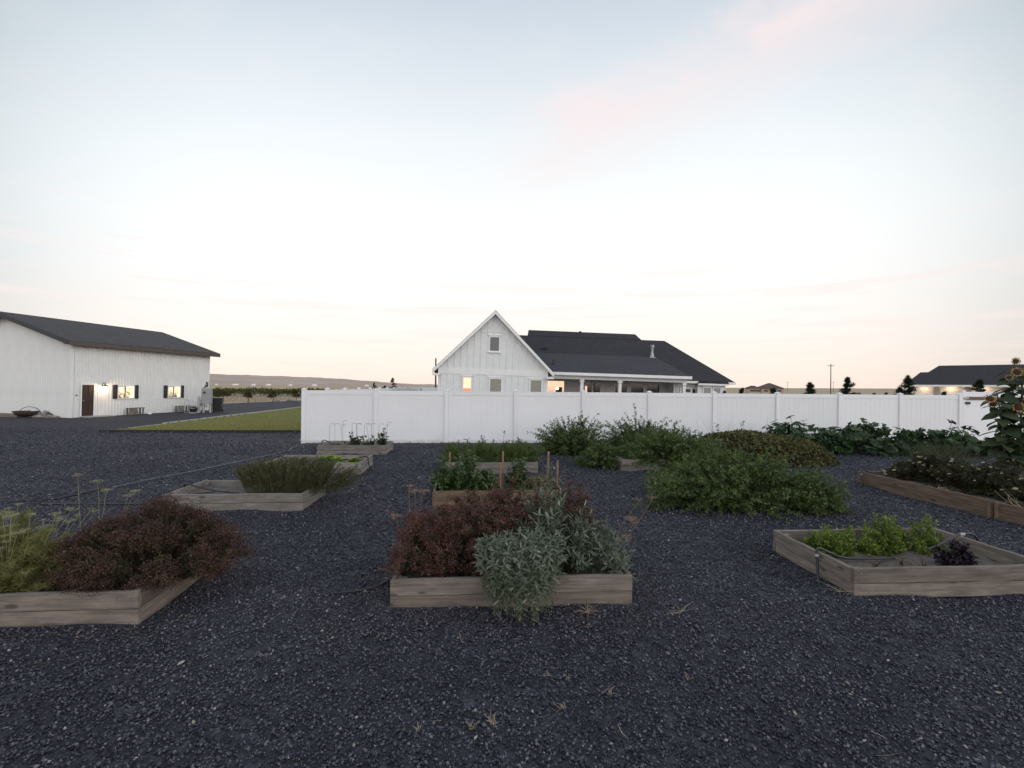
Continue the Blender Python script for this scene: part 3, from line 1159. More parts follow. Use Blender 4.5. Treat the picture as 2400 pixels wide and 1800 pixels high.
pm = rib_panel(0.9, lambda q: BH).mesh('wall_panel', M['metal_white'])
for k in range(10):
    add_obj('wall_panel', pm, barn, loc=(k * 0.9, 0, 0))
roofz = lambda yy: BH + BP * (5 - abs(yy - 5))
for k in range(11):
    y0 = k * 10 / 11
    me = rib_panel(10 / 11, lambda q: roofz(10 - y0 - q), 0.006).mesh('wall_panel', M['metal_white'])
    # gable end: sheet turned to face -x
    o = add_obj('wall_panel', me, barn, mat4=Matrix.Translation((0, 10 - y0, 0)) @ Matrix.Rotation(-PI / 2, 4, 'Z'))
mb = MB()
mb.prism([(0.05, -0.25), (BW, -0.25), (BW, BH - 0.03), (5, BH + BP * 5 - 0.05), (0.05, BH - 0.03)], 'x', 0.05, BL)
mb.build('wall', M['metal_white'], barn)
mb = MB()
mb.box(-0.06, 0.07, -0.066, -0.042, -0.25, BH)
mb.box(-0.055, -0.030, -0.03, 0.12, -0.25, BH)
mb.build('corner_trim', M['trim'], barn)
MB().box(BL - 0.05, BL + 0.05, -0.066, -0.042, -0.25, BH).build('corner_trim', M['trim'], barn)
ov = 0.5
for s in (0, 1):
    mb = MB()
    e, r_ = (-ov, BH - BP * ov), (5, BH + BP * 5)
    if s:
        e = (BW + ov, e[1])
    pts = [(e[0], e[1] + 0.02), (r_[0], r_[1] + 0.02), (r_[0], r_[1] + 0.16), (e[0], e[1] + 0.16)]
    if s:
        pts = pts[::-1]
    mb.prism(pts, 'x', -ov, BL + ov)
    mb.build('roof', M['roof_barn'], barn)
for xx in (-ov - 0.03, BL + ov + 0.002):
    for s in (0, 1):
        e, r_ = ((-ov if not s else BW + ov), BH - BP * ov), (5, BH + BP * 5)
        pts = [(e[0], e[1] - 0.10), (r_[0], r_[1] - 0.10), (r_[0], r_[1] + 0.165), (e[0], e[1] + 0.165)]
        MB().prism(pts, 'x', xx, xx + 0.028).build('rake_trim', M['dark_trim'], barn)
MB().box(-ov, BL + ov, -ov - 0.03, -ov - 0.002, BH - BP * ov - 0.10, BH - BP * ov + 0.12).build('eave_trim', M['brown'], barn)
MB().box(-ov + 0.02, BL + ov - 0.02, -ov + 0.005, -0.031, BH - BP * ov - 0.06, BH - BP * ov - 0.03).build('soffit', M['brown'], barn)

# door
d = MB().box(0.50, 1.12, -0.075, -0.032, 0.05, 1.84).build('door', M['door'], barn)
for a, b in ((0.15, 0.72), (0.80, 1.25), (1.32, 1.74)):
    for c in (0.56, 0.84):
        MB().box(c, c + 0.22, -0.088, -0.074, a, b).build('door_panel', M['door'], d)
MB().tube([(0.56, -0.075, 0.92), (0.56, -0.13, 0.92)], 0.03, 8).build('handle', M['steel'], d)
fr = MB()
fr.box(0.43, 0.499, -0.095, -0.030, -0.05, 1.92)
fr.box(1.121, 1.19, -0.095, -0.030, -0.05, 1.92)
fr.box(0.499, 1.121, -0.093, -0.030, 1.842, 1.92)
fr.build('door_frame', M['trim'], barn)
MB().box(0.42, 1.9, -0.70, -0.10, -0.08, 0.035).build('doorstep', M['concrete'], barn)
MB().box(0.22, 0.30, -0.075, -0.030, 1.22, 1.27).build('camera_dome', M['black'], barn)


def shop_mat():
    m, nt, N, L, P = new_mat('lit_workshop')
    tc = N.new('ShaderNodeTexCoord')
    n_ = noise(N, L, tc.outputs['Object'], 5.5, 3, 0.6)
    sp_ = N.new('ShaderNodeSeparateXYZ')
    L.new(tc.outputs['Object'], sp_.inputs[0])
    mr = N.new('ShaderNodeMapRange')
    mr.inputs['From Min'].default_value = 1.05
    mr.inputs['From Max'].default_value = 1.75
    mr.inputs['To Min'].default_value = -0.14
    mr.inputs['To Max'].default_value = 0.22
    L.new(sp_.outputs[2], mr.inputs[0])
    ad = N.new('ShaderNodeMath')
    L.new(n_.outputs[0], ad.inputs[0])
    L.new(mr.outputs[0], ad.inputs[1])
    r = N.new('ShaderNodeValToRGB')
    set_ramp(r, [(0.36, (0.14, 0.09, 0.05)), (0.44, (0.60, 0.42, 0.20)), (0.52, (0.92, 0.76, 0.46)), (0.70, (1.0, 0.90, 0.68))])
    L.new(ad.outputs[0], r.inputs[0])
    L.new(r.outputs[0], P.inputs['Emission Color'])
    P.inputs['Emission Strength'].default_value = 0.95
    P.inputs['Base Color'].default_value = (0.05, 0.05, 0.05, 1)
    P.inputs['Roughness'].default_value = 0.1
    return m


M['shop_glass'] = shop_mat()
M['shop_blind'] = emit('backlit_blind', (0.80, 0.72, 0.48), 0.75)
for x0, x1 in ((2.51, 3.44), (5.77, 6.65)):
    w = MB()
    z0_, z1_ = 1.05, 1.78
    w.box(x0 - 0.05, x0, -0.085, -0.030, z0_ - 0.05, z1_ + 0.05)
    w.box(x1, x1 + 0.05, -0.085, -0.030, z0_ - 0.05, z1_ + 0.05)
    w.box(x0, x1, -0.083, -0.030, z1_, z1_ + 0.05)
    w.box(x0, x1, -0.083, -0.030, z0_ - 0.05, z0_)
    xm = x0 + (x1 - x0) * 0.47
    w.box(xm - 0.02, xm + 0.02, -0.080, -0.040, z0_, z1_)
    w = w.build('window', M['trim'], barn)
    MB().box(x0, x1 - 0.22, -0.052, -0.034, z0_, z1_).build('pane', M['shop_glass'], w)
    MB().box(x1 - 0.215, x1, -0.052, -0.034, z0_, z1_).build('blind', M['shop_blind'], w)
    MB().box(x0, xm - 0.021, -0.066, -0.053, z1_ - 0.03, z1_ - 0.002).build('sash', M['dark_trim'], w)
    MB().box(xm - 0.06, xm - 0.021, -0.066, -0.053, z0_, z1_ - 0.031).build('sash', M['dark_trim'], w)
    for a in (x0 - 0.30, x1 + 0.055):
        sh = MB().box(a, a + 0.245, -0.075, -0.032, 1.0, 1.86).build('shutter', M['shutter'], barn)
        for zz in (1.08, 1.70):
            MB().box(a, a + 0.245, -0.092, -0.076, zz, zz + 0.09).build('shutter_batten', M['shutter'], sh)
lamp = MB()
lamp.lathe([(0.012, 0.10), (0.03, 0.09), (0.05, 0.05), (0.15, -0.02), (0.16, -0.035), (0.145, -0.03), (0.04, 0.04)], 16, (1.60, -0.28, 1.80))
lamp.tube([(1.60, -0.03, 1.80), (1.60, -0.10, 1.95), (1.60, -0.20, 1.99), (1.60, -0.28, 1.94), (1.60, -0.28, 1.88)], 0.014, 6)
lamp.lathe([(0.0, 0.0), (0.06, 0.0), (0.06, 0.02), (0.0, 0.02)], 12, (1.60, -0.045, 1.79))
lamp = lamp.build('wall_lamp', M['dark_trim'], barn)
MB().lathe([(0.0, -0.075), (0.045, -0.06), (0.055, -0.02), (0.03, 0.03), (0.0, 0.035)], 12, (1.60, -0.28, 1.78)).build('bulb', M['bulb'], lamp, smooth=True)
ld = bpy.data.lights.new('barn_lamp_light', 'POINT')
ld.energy = 14
ld.color = (1.0, 0.66, 0.42)
ld.shadow_soft_size = 0.06
lo = bpy.data.objects.new('lamp_light', ld)
COL.objects.link(lo)
lo.parent = lamp
lo.location = (1.60, -0.33, 1.66)

# ------------------------------------------------------------------ things round the barn
BM = barn.matrix_world


def bpt(x, y):
    """barn-side point on the ground"""
    p = BM @ Vector((x, y, 0))
    return (p.x, p.y, -0.03)


BROT = rad(73.5)


def bench(label, x, m):
    t = thing('bench', label, 'bench', bpt(x, -0.45), BROT)
    mb = MB()
    mb.box(-0.47, 0.47, -0.17, 0.17, 0.40, 0.44)
    mb.build('seat', m, t)
    for sx in (-0.40, 0.40):
        MB().box(sx - 0.03, sx + 0.03, -0.15, -0.09, 0, 0.399).build('leg', m, t)
        MB().box(sx - 0.03, sx + 0.03, 0.09, 0.15, 0, 0.399).build('leg', m, t)
    MB().box(-0.369, 0.369, -0.02, 0.02, 0.10, 0.15).build('stretcher', m, t)
    MB().box(-0.369, 0.02, -0.155, -0.13, 0.06, 0.396).build('side_board', m, t)


bench('small brown plank bench under the barn window nearest the door', 3.27, M['wood'])
bench('small grey plank bench under the barn window near the utility cabinet', 6.55, M['wood_grey'])

t = thing('utility_cabinet', 'grey metal utility cabinet on legs by the barn far corner', 'cabinet', (-18.62, 33.2, -0.03), rad(20))
c = MB().prism([(-0.18, 0.62), (0.18, 0.62), (0.18, 1.56), (0.12, 1.68), (-0.10, 1.70), (-0.18, 1.64)], 'x', -0.30, 0.30).build('cabinet_body', M['box_grey'], t)
MB().box(-0.27, 0.27, -0.20, -0.185, 0.66, 1.58).build('cabinet_door', M['box_grey'], c)
MB().tube([(-0.12, -0.19, 1.40), (-0.12, -0.27, 1.40)], 0.07, 14).build('meter', M['black'], c)
for sx in (-0.2, 0.2):
    MB().box(sx - 0.05, sx + 0.05, -0.06, 0.06, -0.1, 0.62).build('leg', M['edge'], t)
t = MB().box(-0.07, 0.07, -0.07, 0.07, -0.1, 1.12).build('bollard', M['edge'], loc=(-18.98, 32.9, -0.03))
tag(t, 'pale square post standing left of the utility cabinet', 'post')

t = thing('wheelie_bin', 'dark wheeled trash bin right of the utility cabinet', 'bin', (-18.35, 34.0, -0.03), rad(20))
mb = MB()
mb.v += [(-0.22, -0.24, 0.04), (0.22, -0.24, 0.04), (0.22, 0.24, 0.04), (-0.22, 0.24, 0.04), (-0.30, -0.32, 0.95), (0.30, -0.32, 0.95), (0.30, 0.34, 0.95), (-0.30, 0.34, 0.95)]
mb.f += [(3, 2, 1, 0), (4, 5, 6, 7), (0, 1, 5, 4), (1, 2, 6, 5), (2, 3, 7, 6), (3, 0, 4, 7)]
mb.build('bin_body', M['plastic'], t)
MB().prism([(-0.36, 0.955), (0.36, 0.955), (0.36, 0.99), (0.1, 1.05), (-0.36, 1.0)], 'x', -0.33, 0.33).build('lid', M['plastic'], t)
MB().tube([(-0.3, 0.40, 0.92), (0.3, 0.40, 0.92)], 0.02, 6).build('handle', M['plastic'], t)
for sx in (-0.27, 0.27):
    MB().tube([(sx - 0.03, 0.26, 0.11), (sx + 0.03, 0.26, 0.11)], 0.11, 12).build('wheel', M['black'], t)

# folding hand truck leaning by the wall
t = thing('hand_truck', 'pale metal hand truck standing between bench and utility cabinet', 'hand truck', (-19.55, 32.55, -0.03), rad(30))
mb = MB()
for sx in (-0.14, 0.14):
    mb.tube([(sx, 0.0, 0.05), (sx * 0.9, 0.22, 0.75), (sx * 0.6, 0.30, 0.88)], 0.02, 6)
mb.tube([(-0.09, 0.30, 0.88), (0.09, 0.30, 0.88)], 0.02, 6)
for zz, yy in ((0.25, 0.07), (0.5, 0.14)):
    mb.tube([(-0.14, yy, zz), (0.14, yy, zz)], 0.014, 6)
mb.build('truck_frame', M['steel'], t)
MB().box(-0.18, 0.18, -0.20, 0.03, 0.02, 0.035).build('toe_plate', M['steel'], t)
for sx in (-0.19, 0.19):
    MB().tube([(sx - 0.02, 0.06, 0.10), (sx + 0.02, 0.06, 0.10)], 0.10, 12).build('wheel', M['black'], t)

# pot with a sprawling plant in front of the cabinet
t = thing('potted_plant', 'dark bowl planter on a white saucer between hand truck and post', 'planter', (-19.25, 32.75, -0.03))
MB().lathe([(0.0, 0.0), (0.13, 0.0), (0.24, 0.28), (0.22, 0.28), (0.12, 0.05), (0.0, 0.22)], 14).build('bowl', M['plastic'], t)
MB().lathe([(0.0, 0.005), (0.24, 0.0), (0.26, 0.04), (0.0, 0.03)], 16, (0.05, -0.1, 0)).build('saucer', M['trim'], t)
B_, C_, T_ = shoots(30, (0.3, 0.3, 0.35), 0.3)
M['leaf_dark'] = leafm('dark_leaf', [(0, (0.012, 0.022, 0.012)), (0.6, (0.035, 0.055, 0.025)), (1, (0.07, 0.095, 0.045))])
o = part('foliage', leafy(B_, C_, T_, 10, 0.3, 1, (0.05, 0.1), (0.03, 0.05)), M['leaf_dark'], t)
o.location = (0, 0, 0.22)

# young climbing shrub by the corner
def sapling(name, label, loc, h, n, per, ll, lw, m, lean=0.1, r=0.35):
    t = thing(name, label, 'shrub', loc)
    MB().tube([(0, 0, -0.05), (lean * 0.4, 0, h * 0.5), (lean, 0, h)], [0.03, 0.02, 0.006], 6).build('trunk', M['bark'], t)
    zz = rng.uniform(0.12, 1.0, n)
    B = np.stack([lean * zz, np.zeros(n), h * zz], 1)
    a = rng.uniform(0, 2 * PI, n)
    L = r * (1.15 - zz) * rng.uniform(0.6, 1.1, n)
    T = B + np.stack([np.cos(a) * L, np.sin(a) * L, L * 0.45], 1)
    C = (B + T) / 2
    part('branches', stems_arrays(B, C, T, 0.006, 0.003, 2), M['bark'], t)
    part('foliage', leafy(B, C, T, per, 0.2, 1.0, ll, lw), m, t)
    return t


sapling('shrub', 'tall dark leggy shrub beside the utility cabinet', (-19.05, 33.35, -0.03), 2.05, 46, 12, (0.06, 0.12), (0.03, 0.06), M['leaf_dark'], 0.35)

# fire bowl with its hoop handle, and rubble stones
t = thing('fire_bowl', 'rusty round fire bowl with hoop handle beside the barn end', 'fire pit', (-25.55, 28.05, -0.03), 0.2)
t.scale = (0.8, 0.8, 0.9)
MB().lathe([(0.0, 0.08), (0.25, 0.10), (0.50, 0.22), (0.66, 0.40), (0.70, 0.40), (0.54, 0.19), (0.26, 0.06), (0.0, 0.04)], 24).build('bowl', M['rust'], t, smooth=True)
mb = MB()
mb.tube([(0.69 * math.cos(q * PI / 16), 0.05, 0.40 + 0.0 * q) if False else (0.15 + 0.68 * math.cos(q * PI / 16), 0.12, 0.08 + 0.58 * math.sin(q * PI / 16)) for q in range(17)], 0.018, 6)
mb.build('hoop', M['dark_trim'], t)
for q in range(3):
    a = q * 2 * PI / 3 + 0.5
    MB().tube([(0.35 * math.cos(a), 0.35 * math.sin(a), 0.16), (0.42 * math.cos(a), 0.42 * math.sin(a), -0.02)], 0.025, 6).build('leg', M['rust'], t)


def rock(label, loc, s, seed, m=None):
    r2 = np.random.default_rng(seed)
    mb = MB()
    n1, n2 = 7, 10
    mb.v.append((0, 0, s[2]))
    for i in range(1, n1):
        ph = PI * i / n1
        for j in range(n2):
            th = 2 * PI * j / n2
            f = 1 + r2.normal(0, 0.13)
            mb.v.append((s[0] * math.sin(ph) * math.cos(th) * f, s[1] * math.sin(ph) * math.sin(th) * f, s[2] * math.cos(ph) * f))
    mb.v.append((0, 0, -s[2]))
    for j in range(n2):
        mb.f.append((0, 1 + j, 1 + (j + 1) % n2))
        for i in range(n1 - 2):
            a, b = 1 + i * n2 + j, 1 + i * n2 + (j + 1) % n2
            mb.f.append((a, a + n2, b + n2, b))
        k = 1 + (n1 - 2) * n2
        mb.f.append((k + j, len(mb.v) - 1, k + (j + 1) % n2))
    o = mb.build('rock', m or M['stone'], loc=(loc[0], loc[1], loc[2] if len(loc) > 2 else -0.03 + s[2] * 0.45))
    o.rotation_euler = (0, 0, r2.uniform(0, 6))
    return tag(o, label, 'rock')


rock('flat pale stone slab lying nearest the fire bowl', (-24.75, 28.0), (0.40, 0.28, 0.09), 1)
rock('upright grey stone leaning on the flat slab by the barn corner', (-24.45, 28.05), (0.20, 0.18, 0.26), 2)
rock('dark jagged stone in the middle of the rubble by the barn', (-24.20, 27.95), (0.16, 0.16, 0.18), 3, M['rust'])
rock('square pale stone block at the right of the rubble', (-24.05, 27.75), (0.22, 0.16, 0.12), 4)
rock('low brown stone closest to the barn corner', (-23.75, 27.75), (0.20, 0.14, 0.08), 5)
rock('small white stone alone on the gravel in front of the barn', (-21.0, 31.2), (0.13, 0.10, 0.08), 6, M['trim'])
rock('tan stone on the gravel near the fence corner', (-6.15, 16.75), (0.16, 0.10, 0.06), 8)
rock('stone by the dry strip beyond the lawn, left one', (-23.0, 54.6), (0.35, 0.25, 0.2), 9)
rock('stone by the dry strip beyond the lawn, right one', (-22.2, 56.4), (0.45, 0.3, 0.22), 10)
# low retaining sleeper at the barn foot
t = MB().box(-1.6, 1.6, -0.10, 0.10, -0.1, 0.17).build('sleeper', M['wood'], loc=(-27.35, 28.55, 0), rot=(0, 0, rad(160)))
tag(t, 'dark timber sleeper at the foot of the barn end left of the fire bowl', 'timber')

# ------------------------------------------------------------------ house
house = thing('farmhouse', 'white board and batten farmhouse with steep gable and dark shingle roof', 'house',
              mat=Matrix.Translation((1.1, 29.0, 0)) @ Matrix.Rotation(rad(1.3), 4, 'Y'))
GC = -0.205
mb = MB()
mb.prism([(-3.65, -0.6), (3.24, -0.6), (3.24, 2.99), (GC, 6.43), (-3.65, 2.99)], 'y', 0.0, 8.0)
mb.build('gable_wall', M['paint'], house)
# battens: lower storey, gable
bt = MB().box(-0.026, 0.026, -0.040, -0.001, -0.5, 2.64).mesh('batten', M['trim'])
wins = [(-2.06, -1.61), (-0.40, 0.29), (2.16, 2.84)]
for k in range(18):
    u = -3.44 + k * 0.405
    if u < 3.2 and not any(a - 0.14 < u < b + 0.14 for a, b in wins):
        add_obj('batten', bt, house, loc=(u, 0, 0))
    top = 6.40 - abs(u - GC) * 1.0
    if top > 3.25 and u < 3.2:
        m_ = MB()
        if -0.62 < u < 0.22:
            m_.box(-0.026, 0.026, -0.040, -0.001, 3.04, 3.99)
            MB().box(-0.026, 0.026, -0.040, -0.001, 5.17, top).build('batten', M['trim'], house, loc=(u, 0, 0))
        else:
            m_.box(-0.026, 0.026, -0.040, -0.001, 3.04, top)
        m_.build('batten', M['trim'], house, loc=(u, 0, 0))
MB().box(-3.66, 3.25, -0.030, -0.001, 2.66, 3.03).build('band_board', M['trim'], house)
MB().box(GC - 0.72, GC + 0.72, -0.026, -0.001, 5.34, 5.40).build('band_board', M['trim'], house)
for u in (-3.655, 3.125):
    MB().box(u, u + 0.12, -0.028, -0.001, -0.5, 2.655).build('corner_trim', M['trim'], house)


def window(u0, u1, z0_, z1_, y, glass, tr=0.09, sill=True, bars=(), blind=None, parent=None, proud=0.05):
    w = MB()
    w.box(u0 - tr, u0, y - proud, y - 0.002, z0_ - 0.02, z1_ + tr)
    w.box(u1, u1 + tr, y - proud, y - 0.002, z0_ - 0.02, z1_ + tr)
    w.box(u0, u1, y - proud + 0.002, y - 0.002, z1_, z1_ + tr)
    w.box(u0, u1, y - proud + 0.002, y - 0.002, z0_ - 0.02, z0_ + 0.03)
    for b in bars:
        if b[0] == 'v':
            w.box(b[1] - 0.02, b[1] + 0.02, y - 0.042, y - 0.002, z0_ + 0.03, z1_)
        else:
            w.box(u0, u1, y - 0.041, y - 0.002, b[1] - 0.02, b[1] + 0.02)
    w = w.build('window', M['trim'], parent or house)
    MB().box(u0, u1, y - 0.022, y - 0.003, z0_ + 0.03, z1_).build('pane', glass, w)
    if blind:
        n_ = 14
        bb = MB()
        for q in range(n_):
            a = z0_ + 0.03 + (z1_ - z0_ - 0.03) * q / n_
            bb.quad((u0, y - 0.024, a), (u1, y - 0.024, a), (u1, y - 0.030, a + (z1_ - z0_ - 0.03) / n_), (u0, y - 0.030, a + (z1_ - z0_ - 0.03) / n_))
        bb.build('blind', blind, w)
    if sill:
        MB().box(u0 - tr - 0.06, u1 + tr + 0.06, y - proud - 0.04, y - 0.002, z0_ - 0.09, z0_ - 0.021).build('sill', M['trim'], w)
    MB().box(u0 - tr - 0.05, u1 + tr + 0.05, y - proud - 0.02, y - 0.002, z1_ + tr + 0.001, z1_ + tr + 0.06).build('head_trim', M['trim'], w)
    return w


w = window(-2.06, -1.61, 1.10, 2.44, 0.0, M['warm'], bars=(('h', 1.78),))
MB().box(-2.06, -1.61, -0.036, -0.023, 1.13, 1.755).build('cafe_curtain', M['warm_low'], w)
M['blind_lit'] = plain('dim_blind', (0.34, 0.33, 0.27), 0.3, 0.10, 9)
window(-0.40, 0.29, 1.30, 2.41, 0.0, M['glass_grey'], blind=M['blind_lit'])
window(2.16, 2.84, 1.30, 2.41, 0.0, M['glass_grey'], blind=M['blind_lit'])
window(-0.48, 0.08, 4.15, 5.04, 0.0, M['glass_grey'])

# gable roof: two thick slabs, white rake boards
for s in (-1, 1):
    e = GC + s * 3.79
    pts = [(e, 2.74), (GC, 6.53), (GC, 6.70), (e - 0.0, 2.90)]
    if s > 0:
        pts = pts[::-1]
    MB().prism(pts, 'y', -0.33, 8.4).build('roof_slope', M['roof'], house)
    pts = [(e, 2.655), (GC, 6.445), (GC, 6.525), (e, 2.735)]
    if s > 0:
        pts = pts[::-1]
    MB().prism(pts, 'y', -0.33, -0.002).build('soffit', M['trim'], house)
    pts = [(e, 2.66), (GC, 6.45), (GC, 6.665), (e, 2.875)]
    if s > 0:
        pts = pts[::-1]
    MB().prism(pts, 'y', -0.372, -0.332).build('rake_board', M['trim'], house)
    a, b = sorted((e, e - s * 0.46))
    MB().box(a, b, -0.36, 0.03, 2.52, 2.64).build('eave_return', M['trim'], house)
# drip edge glow line is the thin metal edge
# main roof
S = 0.614
mz = lambda yy: 2.78 + S * (yy - 3.0)
mb = MB()
A0, A1 = (1.0, 3.0, 2.78), (17.35, 3.0, 2.78)
R0, R1 = (1.9, 8.6, 6.22), (14.31, 8.6, 6.22)
B0, B1 = (1.0, 14.2, 2.78), (17.35, 14.2, 2.78)
mb.poly([A0, A1, R1, R0])
mb.poly([A1, B1, R1])
mb.poly([B1, B0, R0, R1])
mb.poly([B0, A0, R0])
mb.poly([(1.0, 3.0, 2.70), (1.0, 14.2, 2.70), (17.35, 14.2, 2.70), (17.35, 3.0, 2.70)])
mb.build('main_roof', M['roof'], house)
up = MB()
zt = 6.75
yt = 3 + (zt - 2.78) / S
L0, L1 = (2.92, 8.55, mz(8.55) + 0.03), (12.30, 8.55, mz(8.55) + 0.03)
T0, T1 = (2.92, yt, zt + 0.03), (12.08, yt, zt + 0.03)
D0, D1 = (2.92, yt + 3.0, 5.0), (12.30, yt + 3.0, 5.0)
up.poly([L0, L1, T1, T0])
up.poly([T0, T1, D1, D0])
up.poly([L1, D1, T1])
up.poly([D0, L0, T0])
up = up.build('upper_roof', M['roof'], house)
MB().prism([(7.18, zt), (7.42, zt), (7.30, zt + 0.12)], 'y', yt - 0.15, yt + 0.15).build('ridge_vent', M['roof'], up)
pr = MB()
E0, E1 = (2.6, 1.0, 3.01), (13.13, 1.0, 3.01)
K0, K1 = (2.6, 5.96, 4.63), (12.48, 5.96, 4.63)
pr.poly([E0, E1, K1, K0])
pr.poly([E1, (13.13, 3.40, 3.01), K1])
pr.poly([(2.6, 1.0, 2.93), (2.6, 5.0, 2.93), (13.13, 5.0, 2.93), (13.13, 1.0, 2.93)])
M['roof_patio'] = shingle('patio_shingles', (0.040, 0.039, 0.046))
pr = pr.build('patio_roof', M['roof_patio'], house)
MB().box(3.0, 13.16, 0.955, 0.996, 2.84, 3.03).build('fascia', M['trim'], pr)
MB().box(13.13, 13.17, 0.997, 3.3, 2.84, 3.02).build('fascia', M['trim'], pr)
MB().box(3.3, 12.95, 1.30, 1.50, 2.60, 2.835).build('beam', M['paint'], pr)
MB().box(3.25, 13.1, 1.0, 5.0, 2.84, 2.86).build('ceiling', M['paint'], pr)
for u in (5.76, 8.35, 12.79):
    p_ = MB().box(u - 0.10, u + 0.10, 1.30, 1.50, -0.6, 2.596).build('post', M['trim'], house)
    MB().box(u - 0.14, u + 0.14, 1.26, 1.54, 2.44, 2.58).build('post_cap', M['trim'], p_)
# walls behind the patio and at the right
MB().box(3.25, 13.0, 5.0, 5.2, -0.6, 2.838).build('patio_wall', M['paint'], house)
for k in range(24):
    u = 3.5 + k * 0.41
    if not any(a - 0.15 < u < b + 0.15 for a, b in ((3.9, 5.3), (6.7, 8.1), (9.0, 12.6))):
        add_obj('batten', bt, house, loc=(u, 4.999, 0.05))
MB().box(13.0, 16.85, 3.5, 5.2, -0.7, 2.69).build('side_wall', M['paint'], house)
for u in (13.2, 13.32, 14.5, 16.78):
    add_obj('batten', bt, house, loc=(u, 3.499, 0.02))
bw = MB().box(14.62, 16.70, 3.12, 3.495, -0.7, 2.55).build('bay_wall', M['paint'], house)
MB().box(13.2, 14.6, 2.955, 2.996, 2.62, 2.78).build('fascia', M['trim'], house)
MB().box(14.55, 16.78, 2.86, 2.954, 2.50, 2.64).build('fascia', M['trim'], house)
MB().box(16.79, 17.38, 2.955, 2.996, 2.62, 2.78).build('fascia', M['trim'], house)
MB().box(17.352, 17.39, 3.0, 8.0, 2.62, 2.78).build('fascia', M['trim'], house)
MB().prism([(14.5, 2.645), (16.82, 2.645), (16.70, 2.80), (14.62, 2.80)], 'y', 2.84, 3.2).build('bay_roof', M['roof'], house)


def room_mat():
    m, nt, N, L, P = new_mat('lit_living_room')
    tc = N.new('ShaderNodeTexCoord')
    n_ = noise(N, L, tc.outputs['Object'], 2.6, 4, 0.6)
    sp_ = N.new('ShaderNodeSeparateXYZ')
    L.new(tc.outputs['Object'], sp_.inputs[0])
    mr = N.new('ShaderNodeMapRange')
    mr.inputs['From Min'].default_value = 1.0
    mr.inputs['From Max'].default_value = 2.4
    mr.inputs['To Min'].default_value = -0.20
    mr.inputs['To Max'].default_value = 0.28
    L.new(sp_.outputs[2], mr.inputs[0])
    ad = N.new('ShaderNodeMath')
    L.new(n_.outputs[0], ad.inputs[0])
    L.new(mr.outputs[0], ad.inputs[1])
    r = N.new('ShaderNodeValToRGB')
    set_ramp(r, [(0.30, (0.10, 0.045, 0.03)), (0.42, (0.42, 0.19, 0.11)), (0.52, (0.95, 0.56, 0.36)), (0.75, (1.0, 0.68, 0.46))])
    L.new(ad.outputs[0], r.inputs[0])
    L.new(r.outputs[0], P.inputs['Emission Color'])
    P.inputs['Emission Strength'].default_value = 0.85
    P.inputs['Base Color'].default_value = (0.1, 0.08, 0.07, 1)
    P.inputs['Roughness'].default_value = 0.12
    return m


M['room'] = room_mat()
w = window(4.0, 5.23, 0.7, 2.50, 5.0, M['room'], 0.07, False)
MB().box(4.62, 5.1, 4.965, 4.975, 1.35, 2.05).build('picture', M['dark_trim'], w)
MB().lathe([(0.0, -0.1), (0.1, -0.05), (0.1, 0.05), (0.0, 0.1)], 10, (4.72, 4.95, 1.95)).build('lamp', M['spot'], w)
# french door
w = window(6.82, 7.98, 0.1, 2.45, 5.0, M['glass'], 0.10, False, bars=(('v', 7.40), ('v', 7.36), ('v', 7.44)))
MB().box(6.83, 6.99, 4.972, 4.977, 0.4, 2.2).build('lamplight_strip', M['warm'], w)  # added glowing strip, imitates lamplight in the door glass
for a, b in ((9.13, 10.04), (10.34, 11.30), (11.59, 12.52)):
    window(a, b, 0.9, 2.45, 5.0, M['glass'], 0.09, True)
# side door with a narrow light in it
dd = MB().box(13.55, 14.30, 3.45, 3.499, 0.0, 2.30).build('side_door', M['trim'], house)
MB().box(13.62, 14.23, 3.435, 3.449, 1.98, 2.20).build('pane', M['glass'], dd)
for a in (13.62, 13.95):
    MB().box(a, a + 0.27, 3.438, 3.449, 0.3, 1.85).build('door_panel', M['trim'], dd)
for a in (13.46, 14.301):
    MB().box(a, a + 0.088, 3.43, 3.499, 0.0, 2.40).build('door_frame', M['trim'], house)
window(15.05, 15.58, 0.3, 2.32, 3.12, M['glass_grey'], 0.07, False, blind=M['blind'])
window(15.80, 16.30, 0.3, 2.32, 3.12, M['glass_grey'], 0.07, False, blind=M['blind'])


def lantern(u, y, z):
    l_ = MB()
    l_.box(u - 0.05, u + 0.05, y - 0.03, y - 0.002, z - 0.08, z + 0.16)
    l_.lathe([(0.0, 0.16), (0.10, 0.05), (0.08, 0.04), (0.06, -0.14), (0.0, -0.16)], 8, (u, y - 0.13, z))
    l_.tube([(u, y - 0.02, z + 0.12), (u, y - 0.13, z + 0.18)], 0.012, 5)
    return l_.build('wall_lantern', M['black'], house)


lantern(14.48, 3.5, 2.05)
lantern(16.60, 3.12, 2.02)
# flue and roof vents
f = MB()
f.prism([(11.98, 4.50), (12.50, 4.50), (12.46, 4.60), (12.02, 4.60)], 'y', 5.7, 6.1)
f.lathe([(0.17, 4.60), (0.11, 4.95), (0.09, 5.0), (0.09, 5.32)], 14, (12.24, 5.9, 0))
f.lathe([(0.0, 5.56), (0.14, 5.55), (0.14, 5.34), (0.09, 5.32)], 14, (12.24, 5.9, 0))
f.build('flue', M['steel'], house)
f = MB()
f.lathe([(0.14, 3.62), (0.05, 3.72), (0.045, 3.98), (0.0, 3.98)], 10, (4.05, 2.9, 0))
f.build('vent_pipe', M['dark_trim'], house)
MB().box(3.7, 4.1, 6.4, 6.8, 4.95, 5.12).build('roof_vent', M['roof'], house)

